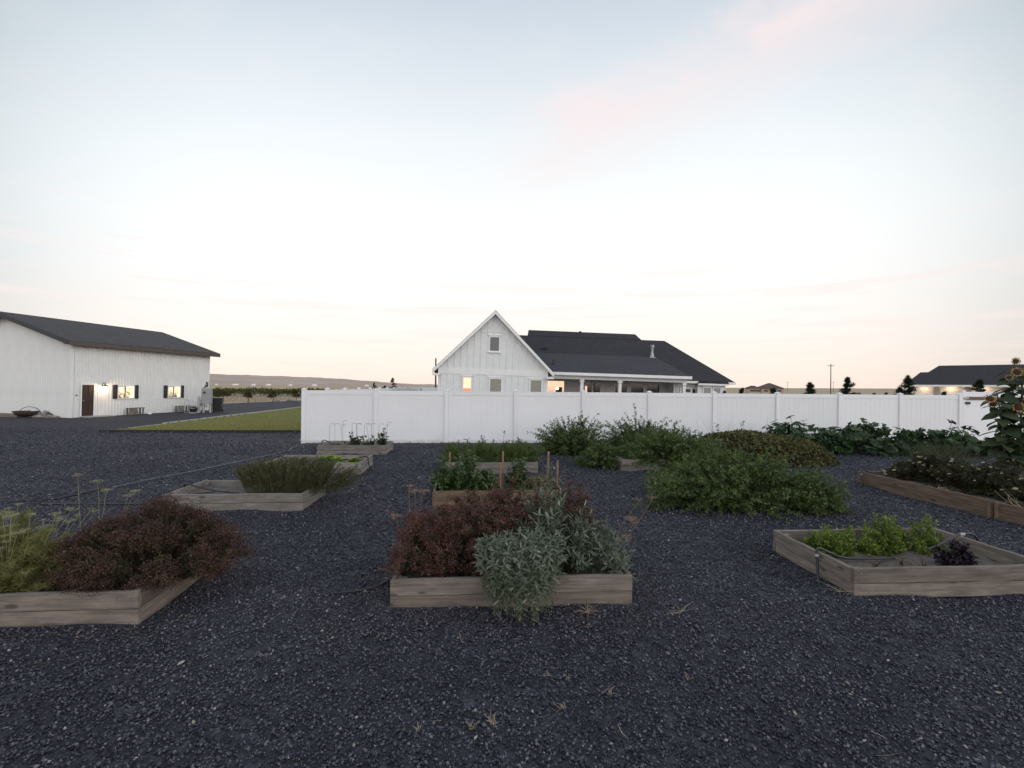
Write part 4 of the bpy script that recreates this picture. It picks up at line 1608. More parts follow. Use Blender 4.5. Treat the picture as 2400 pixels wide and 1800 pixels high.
# ------------------------------------------------------------------ neighbour's house at the right
nb = thing('neighbour_house', 'long white house with dark roof and lit soffit lamps beyond the gate', 'house',
           mat=Matrix.Translation((46.32, 46.73, 0)) @ Matrix.Rotation(rad(-42), 4, 'Z'))
NW = 20.0
MB().box(0.6, NW, 1.0, 8.6, -0.8, 2.42).build('wall', M['paint'], nb)
r_ = MB()
r_.poly([(0.45, 0.0, 2.50), (NW, 0.0, 2.50), (NW, 4.6, 4.72), (3.0, 4.6, 4.72)])
r_.poly([(0.45, 9.2, 2.50), (0.45, 0.0, 2.50), (3.0, 4.6, 4.72)])
r_.poly([(NW, 9.2, 2.50), (0.45, 9.2, 2.50), (3.0, 4.6, 4.72), (NW, 4.6, 4.72)])
r_.poly([(0.45, 0.0, 2.44), (0.45, 9.2, 2.44), (NW, 9.2, 2.44), (NW, 0.0, 2.44)])
r_.build('roof', M['roof'], nb)
r_ = MB()
r_.poly([(0.0, 0.03, 2.51), (3.2, 0.03, 2.51), (3.2, 3.0, 3.95), (1.35, 3.0, 3.95)])
r_.poly([(0.0, 6.0, 2.51), (0.0, 0.03, 2.51), (1.35, 3.0, 3.95)])
r_.poly([(3.2, 6.0, 2.51), (0.0, 6.0, 2.51), (1.35, 3.0, 3.95), (3.2, 3.0, 3.95)])
r_.build('wing_roof', M['roof'], nb)
MB().box(0.02, NW, -0.05, -0.002, 2.33, 2.52).build('fascia', M['trim'], nb)
for a, b in ((0.75, 2.25), (2.78, 4.62), (5.10, 7.3), (7.8, 10.0)):
    g = MB().box(a, b, 0.90, 0.999, -0.6, 2.10).build('garage_door', M['trim'], nb)
    for q in range(3):
        MB().box(a + 0.05, b - 0.05, 0.885, 0.899, 0.1 + q * 0.65, 0.68 + q * 0.65).build('door_panel', M['paint'], g)
for u in (2.52, 4.86, 7.55):
    MB().box(u - 0.17, u + 0.17, 0.75, 0.99, -0.6, 2.32).build('pier', M['box_grey'], nb)
for u in (1.55, 3.65, 6.0):
    s_ = MB().lathe([(0.0, 2.40), (0.12, 2.40), (0.12, 2.435), (0.0, 2.435)], 12, (u, 0.5, 0)).build('soffit_lamp', M['spot'], nb)
    l_ = bpy.data.lights.new('soffit_light', 'POINT')
    l_.energy = 12
    l_.color = (1.0, 0.62, 0.38)
    l_.shadow_soft_size = 0.1
    lo = bpy.data.objects.new('lamp_light', l_)
    COL.objects.link(lo)
    lo.parent = s_
    lo.location = (u, 0.5, 2.30)

# ------------------------------------------------------------------ far things
def far_house(label, mat, w, dp, h, rh, roofm, wallm, hip=0.5):
    t = thing('far_house', label, 'house', mat=mat)
    MB().box(0.4, w - 0.4, 0.4, dp - 0.4, -0.8, h).build('wall', wallm, t)
    r_ = MB()
    a, b = (hip * dp, dp / 2, h + rh), (w - hip * dp, dp / 2, h + rh)
    r_.poly([(0, 0, h), (w, 0, h), b, a])
    r_.poly([(w, 0, h), (w, dp, h), b])
    r_.poly([(w, dp, h), (0, dp, h), a, b])
    r_.poly([(0, dp, h), (0, 0, h), a])
    r_.poly([(0, 0, h - 0.05), (0, dp, h - 0.05), (w, dp, h - 0.05), (w, 0, h - 0.05)])
    r_.build('roof', roofm, t)
    for k in range(3):
        MB().box(w * (0.2 + 0.25 * k), w * (0.2 + 0.25 * k) + 1.2, 0.36, 0.399, 0.8, h - 0.5).build('window', M['glass'], t)
    return t


M['tan'] = plain('tan_stucco', (0.42, 0.34, 0.27), 0.8, 0.08, 2)
M['roof_far'] = plain('brown_roof_tiles', (0.10, 0.068, 0.058), 0.9, 0.15, 1)
D_ = 150.0


def at(px_, d_):
    """plan position at camera bearing of a photo column and depth"""
    l = (px_ - 1200) / 1080.0 * d_
    return (l * math.cos(PHI) + d_ * math.sin(PHI), -l * math.sin(PHI) + d_ * math.cos(PHI))


x_, y_ = at(1780, D_)
far_house('tan house with broad brown hip roof far out on the plain, larger one', Matrix.Translation((x_, y_, 0.2)) @ Matrix.Rotation(rad(-18), 4, 'Z'), 7.6, 7.0, 1.9, 1.75, M['roof_far'], M['tan'])
x_, y_ = at(1752, D_)
far_house('small tan house left of the broad hip roof far out on the plain', Matrix.Translation((x_, y_, 0.2)) @ Matrix.Rotation(rad(-18), 4, 'Z'), 4.2, 5.0, 1.9, 0.85, M['roof_far'], M['tan'])
for k, (px_, d_, w_) in enumerate(((505, 900, 10), (545, 950, 16), (590, 900, 12), (625, 920, 18), (680, 940, 14), (735, 950, 14), (860, 960, 14))):
    x_, y_ = at(px_, d_)
    o = MB().prism([(0, -2), (5, -2), (5, 0.5 + 0.14 * k), (2.5, 1.2 + 0.14 * k), (0, 0.5 + 0.14 * k)], 'x', 0, w_ * (0.35 + 0.11 * ((k * 3) % 4))).build('farm_shed', M['trim'], loc=(x_, y_, 1.0), rot=(0, 0, rad(20 + 9 * k)))
    tag(o, 'tiny white farm shed at the foot of the brown hill', 'shed', 'farm sheds under the hill')


def pole(label, px_, d_, h, arm=True, m=None):
    x_, y_ = at(px_, d_)
    t = thing('utility_pole', label, 'pole', (x_, y_, -0.14))
    MB().tube([(0, 0, -0.5), (0, 0, h)], [0.16, 0.11], 8).build('mast', m or M['bark'], t)
    if arm:
        c_ = MB().box(-1.1, 1.1, -0.06, 0.06, h - 0.75, h - 0.6).build('crossarm', M['bark'], t)
        for a in (-1.0, -0.4, 0.4, 1.0):
            MB().lathe([(0.05, 0), (0.07, 0.1), (0.03, 0.22), (0, 0.22)], 8, (a, 0, h - 0.6)).build('insulator', M['box_grey'], c_)


pole('wooden utility pole with crossarm alone on the plain', 1947, 150, 10.4)
pole('bare slender pole just left of the house gable', 1021, 75, 6.6, False)
pole('tiny distant pole right of the tall utility pole', 1953, 400, 9.0)
pole('tiny distant pole between the far houses and the utility pole', 1846, 420, 8.5)

# small conifers behind the fence
M['needle'] = leafm('conifer_needles', [(0, (0.010, 0.016, 0.010)), (0.6, (0.026, 0.038, 0.020)), (1, (0.055, 0.070, 0.035))], 0.7, 0.1)


def conifer(label, px_, d_, h, r, n=70, top=0.0, name='spruce_tree'):
    x_, y_ = at(px_, d_)
    t = thing(name, label, 'tree', (x_, y_, -0.1), group=None)
    MB().tube([(0, 0, -0.1), (0.02, 0, h * 0.6), (0, 0, h)], [0.06, 0.035, 0.008], 6).build('trunk', M['bark'], t)
    zz = 0.08 + 0.90 * rng.random(n) ** 0.8
    a = rng.uniform(0, 2 * PI, n)
    L = r * np.maximum(0.06, (1 - zz) ** 0.8) * rng.uniform(0.45, 1.3, n) * (1 + 0.25 * np.cos(a - rng.uniform(0, 6)))
    B = np.stack([np.zeros(n), np.zeros(n), h * zz], 1)
    T = B + np.stack([np.cos(a) * L, np.sin(a) * L, L * rng.uniform(-0.15, 0.45, n)], 1)
    C = (B + T) / 2 - np.array([0, 0, 0.04])
    part('crown', join([stems_arrays(B, C, T, 0.012, 0.005, 2), ferny(B, C, T, 90, 0.08, 1.05, (0.08, 0.19), 0.012, 1.0, 0.35)]), M['needle'], t)


conifer('small dark spruce just right of the house end', 1740, 27, 2.05, 0.55)
conifer('thin crooked spruce right of the smallest one, below the far houses', 1812, 27, 2.25, 0.5, 34)
conifer('bushy spruce between the far houses and the utility pole', 1898, 27, 2.45, 0.85, 90)
conifer('tallest spruce with a long bare leader right of the utility pole', 1986, 27, 2.75, 1.0, 100)
conifer('small spruce sprout hugging the left side of the tallest spruce', 1969, 26, 1.9, 0.35, 40)
conifer('spruce covering the left corner of the neighbour house', 2128, 27, 2.9, 1.0, 100)
conifer('low wide spruce left of the one at the neighbour house corner', 2110, 26, 2.2, 0.8, 70)
conifer('spruce in front of the neighbour garage right of the gate hinge', 2296, 27, 2.7, 0.9, 90)
conifer('tiny dark juniper peeking over the fence, left of two', 2048, 30, 1.85, 0.25, 30)
conifer('tiny dark juniper peeking over the fence, right of two', 2077, 30, 1.85, 0.25, 30)
conifer('tiny spruce in front of the lit garage door', 2213, 27, 1.95, 0.4, 40)
conifer('crooked dark tree rising above the side fence left of the house', 920, 70, 3.3, 1.2, 70)
conifer('small dark tree above the side fence, left of the crooked one', 877, 80, 2.6, 0.9, 50)
conifer('low dark bush between the two trees above the side fence', 902, 75, 2.0, 1.2, 50)

# little fruit trees in the dry strip
M['fruit_leaf'] = leafm('olive_fruit_leaf', [(0, (0.045, 0.042, 0.014)), (0.6, (0.095, 0.085, 0.030)), (1, (0.17, 0.14, 0.06))], 0.7, 0.2)


def fruit_tree(label, x_, y_, h, r, n=46):
    t = thing('fruit_tree', label, 'tree', (x_, y_, -0.14))
    mb = MB()
    mb.tube([(0, 0, -0.1), (0.05, 0, h * 0.28), (0.0, 0.02, h * 0.5)], [0.06, 0.05, 0.035], 6)
    for k in range(5):
        a = k * 1.26
        mb.tube([(0.03, 0, h * 0.35), (0.3 * r * math.cos(a), 0.3 * r * math.sin(a), h * 0.6), (0.7 * r * math.cos(a), 0.7 * r * math.sin(a), h * 0.85)], [0.03, 0.02, 0.008], 5)
    mb.build('trunk', M['bark'], t)
    B, C, T = shoots(n, (r, r, h * 0.55), 0.2, -0.35, (0.5, 1.1), 0.2, int(x_ * 7) % 97)
    z_ = np.array([0, 0, h * 0.48])
    part('crown', leafy(B + z_, C + z_, T + z_, 26, 0.25, 1.0, (0.08, 0.16), (0.05, 0.09)), M['fruit_leaf'], t)


fruit_tree('bushy young fruit tree nearest the barn in the dry strip', -27.8, 52.5, 1.85, 1.0, 60)
fruit_tree('young fruit tree behind the trash bin', -29.6, 54.5, 1.7, 0.7)
fruit_tree('thin young fruit tree, second from the barn in the dry strip', -25.2, 52.6, 1.6, 0.62)
fruit_tree('thin young fruit tree in the middle of the dry strip', -23.6, 55.0, 1.6, 0.6)
fruit_tree('thin young fruit tree, second from the fence in the dry strip', -21.6, 56.5, 1.6, 0.62)
fruit_tree('smallest fruit tree nearest the white fence end', -19.6, 61.5, 1.3, 0.4, 30)

# a broad band of crop rows beyond the road
n = 21000
q = rng.random(n)
xx = -110 + 125 * q
dep = rng.random(n) ** 1.4
yy = 78 + 16 * q + 1.5 + dep * 22
rows = np.round(yy / 2.0) * 2.0 + rng.normal(0, 0.35, n)
hh = 1.25 * (0.8 + 0.2 * np.sin(xx * 0.35) * np.sin(xx * 0.13 + yy * 0.2)) * rng.random(n) ** 0.6
pos = np.stack([xx, rows, -0.14 + hh], 1)
d_ = unit(rng.normal(0, 1, (n, 3)) + np.array([0, 0, 0.6]))
nr = unit(rng.normal(0, 0.5, (n, 3)) + np.array([0, 0, 1.0]))
M['crop'] = leafm('crop_leaf', [(0, (0.030, 0.042, 0.016)), (0.5, (0.060, 0.074, 0.024)), (0.85, (0.11, 0.11, 0.04)), (1, (0.17, 0.14, 0.06))], 0.7, 0.2)
VT = leaf_arrays(pos, d_, nr, rng.uniform(0.25, 0.6, n), rng.uniform(0.15, 0.35, n), 0.15, 0.15, True)
tag(add_obj('crop_rows', np_mesh('crop_rows', *VT, M['crop'])), 'broad green band of crop rows beyond the road', 'crops', kind='stuff')
# yellowing field behind it
mb = MB()
mb.poly([(-260, 84, -0.10), (10, 118, -0.10), (10, 330, -0.10), (-260, 330, -0.10)])
M['stubble'] = plain('yellow_stubble', (0.42, 0.31, 0.12), 1.0, 0.25, 0.05, stretch=(0.2, 1, 1))
tag(mb.build('stubble_field', M['stubble']), 'yellow stubble field behind the green crop band', kind='structure')
# wild dry grass along the strip edge and on the plain at the right
def dry_grass(n, xr, yr, h):
    x_ = rng.uniform(*xr, n)
    y_ = rng.uniform(*yr, n)
    p = np.stack([x_, y_, np.full(n, -0.14)], 1)
    d = unit(rng.normal(0, 0.35, (n, 3)) + np.array([0, 0, 1.0]))
    return needles(p, d, rng.uniform(h * 0.5, h, n), np.full(n, 0.02))


tag(add_obj('dry_grass', np_mesh('dry_grass', *join([dry_grass(9000, (-60, -26), (56, 77), 0.35), dry_grass(14000, (20, 130), (45, 130), 0.55)]), M['straw'])),
    'tufts of dry tan grass on the open plain', 'grass', kind='stuff')

# ------------------------------------------------------------------ raised beds
TH = 0.038


def board(L, h, m, seed):
    """one plank along local x from 0 to L, slightly bowed and worn"""
    r2 = np.random.default_rng(seed)
    seg = 7
    bow = r2.normal(0, 0.004, seg + 1)
    top = r2.normal(0, 0.0022, seg + 1)
    mb = MB()
    e = 0.004
    for k in range(seg + 1):
        x = L * k / seg
        y0, y1 = bow[k], bow[k] + TH
        mb.v += [(x, y0 + e, 0), (x, y0, e), (x, y0, h - e + top[k]), (x, y0 + e, h + top[k]), (x, y1 - e, h + top[k]), (x, y1, h - e + top[k]), (x, y1, 0), ]
    n = 7
    for k in range(seg):
        for j in range(n):
            j2 = (j + 1) % n
            mb.f.append((k * n + j, (k + 1) * n + j, (k + 1) * n + j2, k * n + j2))
    mb.f.append(tuple(range(n)))
    mb.f.append(tuple(seg * n + j for j in range(n - 1, -1, -1)))
    return mb.mesh('board', m)


SEED = [100]


def raised_bed(key, label, m, soil_z=0.19, rotz=0.0, split=None, heights=(0.14, 0.14)):
    x0, x1, y0, y1 = BEDS[key]
    W, D = x1 - x0, y1 - y0
    t = thing('raised_bed', label, 'planter', (x0, y0, -0.012), rotz)
    z = 0.0
    for tier, h in enumerate(heights):
        def bd(L):
            SEED[0] += 1
            return board(L, h, m, SEED[0])
        j = (lambda: float(rng.normal(0, 0.003)))
        add_obj('board', bd(W), t, loc=(0, j(), z))
        add_obj('board', bd(W), t, loc=(0, D - TH + j(), z))
        for xx, first in ((0.0, True), (W - TH, False)):
            if split and first:
                s = split - y0
                for a, b in ((TH + 0.003, s - 0.02), (s + 0.02, D - TH - 0.003)):
                    add_obj('board', bd(b - a), t, mat4=Matrix.Translation((xx + TH, a, z)) @ Matrix.Rotation(PI / 2, 4, 'Z'))
            else:
                add_obj('board', bd(D - 2 * TH - 0.006), t, mat4=Matrix.Translation((xx + TH + j(), TH + 0.003, z)) @ Matrix.Rotation(PI / 2, 4, 'Z'))
        z += h + 0.005
    sc_ = MB().lathe([(0.0, 0.003), (0.0045, 0.0025), (0.0055, 0.0)], 8).mesh('screw', M['steel'])
    for zz in (0.035, 0.105, 0.18, 0.25):     # screw heads at the corners
        for xx in (0.06, W - 0.06):
            add_obj('screw', sc_, t, loc=(xx, -0.004, zz), rot=(PI / 2, 0, 0))
    pm_ = MB().box(0, 0.075, 0, 0.075, -0.05, z - 0.03).mesh('corner_post', m)
    for xx, yy in ((TH + 0.012, TH + 0.012), (W - TH - 0.09, TH + 0.012), (TH + 0.012, D - TH - 0.09), (W - TH - 0.09, D - TH - 0.09)):
        add_obj('corner_post', pm_, t, loc=(xx, yy, 0))
    if split:
        for q in (-0.075, 0.03):
            MB().box(-0.030, 0.0, split - y0 + q, split - y0 + q + 0.05, -0.05, 0.285).build('joint_stake', M['wood_brown'], t)
        MB().box(TH + 0.012, TH + 0.05, split - y0 - 0.1, split - y0 + 0.1, -0.05, 0.28).build('joint_block', M['brown'], t)
    nx_, ny_ = 26, 16
    gx_, gy_ = np.meshgrid(np.linspace(TH + 0.012, W - TH - 0.012, nx_), np.linspace(TH + 0.012, D - TH - 0.012, ny_))
    gz_ = soil_z + 0.014 * np.sin(gx_ * 9 + gy_ * 4) * np.sin(gy_ * 11) + rng.normal(0, 0.007, gx_.shape)
    V = np.stack([gx_.ravel(), gy_.ravel(), gz_.ravel()], 1)
    I = (np.arange(ny_ - 1)[:, None] * nx_ + np.arange(nx_ - 1)[None, :]).ravel()
    T = np.concatenate([np.stack([I, I + 1, I + nx_ + 1], 1), np.stack([I, I + nx_ + 1, I + nx_], 1)])
    add_obj('soil', np_mesh('soil', V, T, M['soil'], True), t)
    return t


raised_bed('L1', 'raised bed at the lower left edge holding dill and the dark oregano', M['wood'])
raised_bed('L2', 'grey timber raised bed with the lavender bush, second in the left row', M['wood_grey'])
raised_bed('L3', 'grey timber raised bed of lettuces, third in the left row', M['wood_grey'])
raised_bed('L4', 'raised bed with wire supports against the fence, farthest of the left row', M['wood_grey'])
raised_bed('C1', 'timber raised bed in the foreground centre with sage spilling over its front', M['wood'])
raised_bed('C2', 'brown timber raised bed of pepper plants in the middle row', M['wood_brown'])
raised_bed('C3', 'grey timber raised bed under the feathery carrot tops near the fence', M['wood_grey'])
raised_bed('R1', 'timber raised bed at the right with bright green basil and bare soil', M['wood'], 0.15)
raised_bed('R3', 'mossy grey raised bed corner showing under the tomato vines', M['wood_grey'])
raised_bed('Q', 'long brown timber raised bed of dried yarrow at the right edge', M['wood_brown'], 0.22, split=6.43)

# ------------------------------------------------------------------ plants
M['oreg_leaf'] = leafm('oregano_leaf', [(0, (0.018, 0.020, 0.010)), (0.45, (0.045, 0.048, 0.022)), (0.8, (0.085, 0.080, 0.036)), (1, (0.12, 0.085, 0.055))], 0.7, 0.15)
M['oreg_head'] = leafm('oregano_seed_heads', [(0, (0.040, 0.018, 0.017)), (0.35, (0.100, 0.043, 0.038)), (0.7, (0.175, 0.080, 0.064)), (0.9, (0.26, 0.145, 0.105)), (1, (0.36, 0.23, 0.17))], 0.85, 0.1)
M['oreg_head_dark'] = leafm('dark_seed_heads', [(0, (0.026, 0.015, 0.013)), (0.35, (0.066, 0.034, 0.028)), (0.7, (0.120, 0.062, 0.048)), (0.9, (0.19, 0.115, 0.082)), (1, (0.30, 0.20, 0.15))], 0.85, 0.1)
M['dill'] = leafm('dill_fronds', [(0, (0.09, 0.10, 0.03)), (0.5, (0.19, 0.19, 0.065)), (1, (0.34, 0.31, 0.13))], 0.8, 0.2)
M['umbel'] = leafm('dill_seed', [(0, (0.20, 0.19, 0.10)), (0.6, (0.36, 0.35, 0.20)), (1, (0.52, 0.50, 0.34))], 0.8, 0.1)
M['umbel_dry'] = leafm('dry_umbel', [(0, (0.20, 0.12, 0.07)), (0.6, (0.33, 0.21, 0.13)), (1, (0.45, 0.32, 0.22))], 0.9, 0.0)
M['sage'] = leafm('sage_leaf', [(0, (0.062, 0.078, 0.050)), (0.4, (0.110, 0.132, 0.092)), (0.8, (0.175, 0.200, 0.150)), (1, (0.27, 0.29, 0.22))], 0.75, 0.15)
M['sage_obj'] = leafobj('sage_large_leaf', [(0, (0.080, 0.100, 0.068)), (0.4, (0.130, 0.156, 0.112)), (0.8, (0.195, 0.225, 0.170)), (1, (0.29, 0.31, 0.24))], 0.75, 0.15)
M['lav'] = leafm('lavender_leaf', [(0, (0.055, 0.058, 0.026)), (0.5, (0.115, 0.115, 0.052)), (0.85, (0.19, 0.17, 0.085)), (1, (0.26, 0.22, 0.13))], 0.8, 0.15)
M['lettuce'] = leafm('lettuce_leaf', [(0, (0.12, 0.17, 0.030)), (0.5, (0.22, 0.30, 0.055)), (1, (0.36, 0.44, 0.12))], 0.5, 0.3)
M['pea'] = leafm('bean_leaf', [(0, (0.020, 0.036, 0.018)), (0.6, (0.045, 0.075, 0.034)), (1, (0.085, 0.12, 0.05))], 0.55, 0.2)
M['pepper'] = leafm('pepper_leaf', [(0, (0.025, 0.045, 0.014)), (0.5, (0.060, 0.100, 0.030)), (0.85, (0.11, 0.16, 0.05)), (1, (0.20, 0.25, 0.10))], 0.35, 0.2)
M['pepper_y'] = leafm('yellowing_leaf', [(0, (0.07, 0.05, 0.02)), (0.5, (0.14, 0.14, 0.04)), (0.85, (0.15, 0.10, 0.05)), (1, (0.22, 0.20, 0.09))], 0.6, 0.2)
M['fern'] = leafm('carrot_fronds', [(0, (0.05, 0.075, 0.022)), (0.5, (0.105, 0.145, 0.042)), (1, (0.18, 0.22, 0.07))], 0.7, 0.25)
M['tomato'] = leafm('tomato_leaf', [(0, (0.036, 0.058, 0.022)), (0.4, (0.088, 0.130, 0.042)), (0.8, (0.165, 0.212, 0.070)), (0.95, (0.25, 0.255, 0.095)), (1, (0.30, 0.22, 0.12))], 0.6, 0.25)
M['ground'] = leafm('bronze_groundcover_leaf', [(0, (0.034, 0.034, 0.014)), (0.4, (0.078, 0.072, 0.026)), (0.75, (0.135, 0.125, 0.042)), (0.95, (0.20, 0.185, 0.068)), (1, (0.27, 0.24, 0.11))], 0.6, 0.15)
M['basil'] = leafm('basil_leaf', [(0, (0.075, 0.115, 0.018)), (0.5, (0.155, 0.215, 0.034)), (0.9, (0.25, 0.31, 0.055)), (1, (0.36, 0.42, 0.13))], 0.5, 0.3)
M['purple'] = leafm('purple_basil_leaf', [(0, (0.010, 0.007, 0.011)), (0.6, (0.026, 0.016, 0.026)), (1, (0.055, 0.036, 0.050))], 0.4, 0.1)
M['yarrow'] = leafm('yarrow_leaf', [(0, (0.024, 0.026, 0.014)), (0.5, (0.055, 0.056, 0.028)), (0.9, (0.10, 0.092, 0.05)), (1, (0.17, 0.14, 0.09))], 0.8, 0.1)
M['yarrow_head'] = plain('yarrow_seed_head', (0.30, 0.25, 0.16), 0.9, 0.35, 60, 0.6)
M['squash_leaf'] = leafobj('squash_leaf', [(0, (0.016, 0.034, 0.013)), (0.5, (0.034, 0.066, 0.022)), (0.85, (0.058, 0.098, 0.032)), (1, (0.10, 0.145, 0.055))], 0.7, 0.15)
M['squash_mass'] = leafm('squash_small_leaf', [(0, (0.016, 0.034, 0.014)), (0.6, (0.042, 0.078, 0.028)), (1, (0.075, 0.115, 0.042))], 0.55, 0.15)
M['sun_leaf'] = leafobj('sunflower_leaf', [(0, (0.020, 0.030, 0.016)), (0.6, (0.040, 0.058, 0.026)), (1, (0.070, 0.085, 0.04))], 0.6, 0.15)
M['petal'] = plain('sunflower_petal', (0.30, 0.165, 0.045), 0.6, 0.25, 30)
M['disk'] = plain('sunflower_disk', (0.045, 0.026, 0.014), 0.9, 0.4, 80, 0.8)
M['grassy'] = leafm('tall_grass_blade', [(0, (0.05, 0.06, 0.03)), (0.6, (0.09, 0.10, 0.05)), (1, (0.19, 0.17, 0.10))], 0.7, 0.2)


def oregano(label, loc, r3, n, heads, m_head, zlow=-0.25, lump=0.09, seed=1, flat=0.7):
    t = thing('oregano_plant', label, 'plant', loc)
    B, C, T = shoots(n, r3, 0.45, zlow, (0.82, 1.03), lump, seed)
    part('stems', stems_arrays(B, C, T, 0.0028, 0.0012, 4), M['stem_brown'], t)
    part('foliage', leafy(B, C, T, 15, 0.25, 0.97, (0.022, 0.045), (0.014, 0.028), 1.1, 0.2, simple=True), M['oreg_leaf'], t)
    side = np.concatenate([T] + [T + rng.normal(0, 0.030, T.shape) * np.array([1, 1, 0.6]) for _ in range(3)])
    side = side[rng.random(len(side)) < heads]
    part('seed_heads', clusters(side, 12, 0.034, (0.009, 0.020), flat), m_head, t)
    return t


oregano('round bush of dark burgundy oregano seed heads in the lower left bed', (-3.00, 4.54, 0.17), (0.76, 0.64, 0.57), 950, 0.97, M['oreg_head_dark'], 0.10, 0.08, 3)
oregano('reddish brown oregano gone to seed at the back left of the foreground bed', (0.12, 4.74, 0.17), (0.70, 0.50, 0.76), 760, 0.95, M['oreg_head'], -0.05, 0.14, 9)
oregano('lower brown oregano clump at the left end of the foreground bed', (-0.34, 4.48, 0.17), (0.50, 0.46, 0.60), 460, 0.95, M['oreg_head'], 0.14, 0.12, 5)
oregano('small reddish seed clump behind the sage at the right of the foreground bed', (0.92, 4.84, 0.17), (0.42, 0.30, 0.68), 240, 0.85, M['oreg_head'], 0.0, 0.12, 6)


def umbel(parent, base, tip, r, m, rays=16):
    """flat seed umbel on its stalk"""
    tip = np.array(tip)
    n = rays
    a = rng.uniform(0, 2 * PI, n)
    rr = r * np.sqrt(rng.random(n))
    E = tip + np.stack([np.cos(a) * rr, np.sin(a) * rr, r * 0.55 - 0.25 * rr + rng.normal(0, 0.004, n)], 1)
    B = np.tile(tip, (n, 1))
    v = [stems_arrays(B, (B + E) / 2 + np.array([0, 0, -0.1 * r]), E, 0.0008, 0.0006, 2)]
    v.append(clusters(E, 9, r * 0.30, (r * 0.10, r * 0.2), 0.35))
    b = np.array([base])
    v.append(stems_arrays(b, (b + tip) / 2 + rng.normal(0, 0.03, (1, 3)), tip[None], 0.003, 0.0018, 5))
    return part('umbel', join(v), m, parent, None)


t = thing('dill_plant', 'feathery yellow green dill with pale seed umbels at the left edge', 'plant', (-4.12, 4.30, 0.16))
B, C, T = shoots(460, (0.72, 0.64, 0.58), 0.6, 0.0, (0.55, 1.05), 0.05, 2)
part('stems', stems_arrays(B, C, T, 0.003, 0.0012, 4), M['stem'], t)
part('fronds', ferny(B, C, T, 190, 0.15, 1.02, (0.025, 0.065), 0.0024, 1.0, 0.3), M['dill'], t)
for k in range(70):
    a, r_ = rng.uniform(0, 2 * PI), rng.uniform(0.05, 0.66)
    x, y = math.cos(a) * r_, math.sin(a) * r_ * 0.9
    umbel(t, (x * 0.5, y * 0.5, 0), (x, y, rng.uniform(0.42, 0.72) - 0.12 * r_), rng.uniform(0.028, 0.05), M['umbel'])
t = thing('dill_stalk', 'lone dill stalks with pale umbels rising behind the dark oregano', 'plant', (-3.75, 4.75, 0.16))
for p in ((0.0, 0.1, 0.80), (0.12, 0.05, 0.72), (-0.2, 0.12, 0.86), (0.35, 0.1, 0.70), (0.24, 0.16, 0.64)):
    umbel(t, (p[0] * 0.4, p[1] * 0.4, 0), p, 0.05, M['umbel'])

for lab, loc, pts in (('tan dry umbels on bare stalks right of the sage', (1.28, 4.70, 0.17), ((0.52, 0.30, 0.52), (0.68, 0.34, 0.53), (0.36, 0.1, 0.36), (0.42, 0.2, 0.30), (0.30, 0.0, 0.20))),
                      ('pale dry umbels leaning out left of the reddish oregano', (-0.62, 4.75, 0.17), ((-0.10, 0.2, 0.70), (-0.20, 0.05, 0.42), (-0.05, 0.3, 0.62), (-0.24, 0.12, 0.40), (0.05, 0.1, 0.66)))):
    t = thing('dry_stalks', lab, 'plant', loc)
    for p in pts:
        umbel(t, (p[0] * 0.2, p[1] * 0.2, 0), p, rng.uniform(0.05, 0.075), M['umbel_dry'], 14)


# sage: upright shoots with pairs of long leaves; the big front leaves are parts of their own
def sage_leaf_mesh(k):
    mb = MB()
    prof = [(0.0, 0.02), (0.15, 0.55), (0.4, 1.0), (0.7, 0.85), (0.9, 0.4), (1.0, 0.0)]
    for q, (t_, w_) in enumerate(prof):
        z = -0.10 * t_ * t_ * (1 + 0.6 * k)
        wv = 0.115 * w_
        mb.v += [(t_, -wv, z + 0.035 * w_), (t_, 0, z), (t_, wv, z + 0.035 * w_)]
    for q in range(len(prof) - 1):
        i = q * 3
        mb.f += [(i, i + 3, i + 4, i + 1), (i + 1, i + 4, i + 5, i + 2)]
    return mb.mesh('leaf', M['sage_obj'], True)


SL = [sage_leaf_mesh(k) for k in range(3)]


def place_leaf(parent, me, pos, d, nr, size, name='leaf', wscale=1.0):
    d = Vector(d).normalized()
    nr = Vector(nr)
    s = nr.cross(d)
    if s.length < 1e-4:
        s = Vector((1, 0, 0)).cross(d)
    s.normalize()
    nn = d.cross(s).normalized()
    mt = Matrix(((d.x * size, s.x * size * wscale, nn.x * size, pos[0]), (d.y * size, s.y * size * wscale, nn.y * size, pos[1]), (d.z * size, s.z * size * wscale, nn.z * size, pos[2]), (0, 0, 0, 1)))
    return add_obj(name, me, parent, mat4=mt)


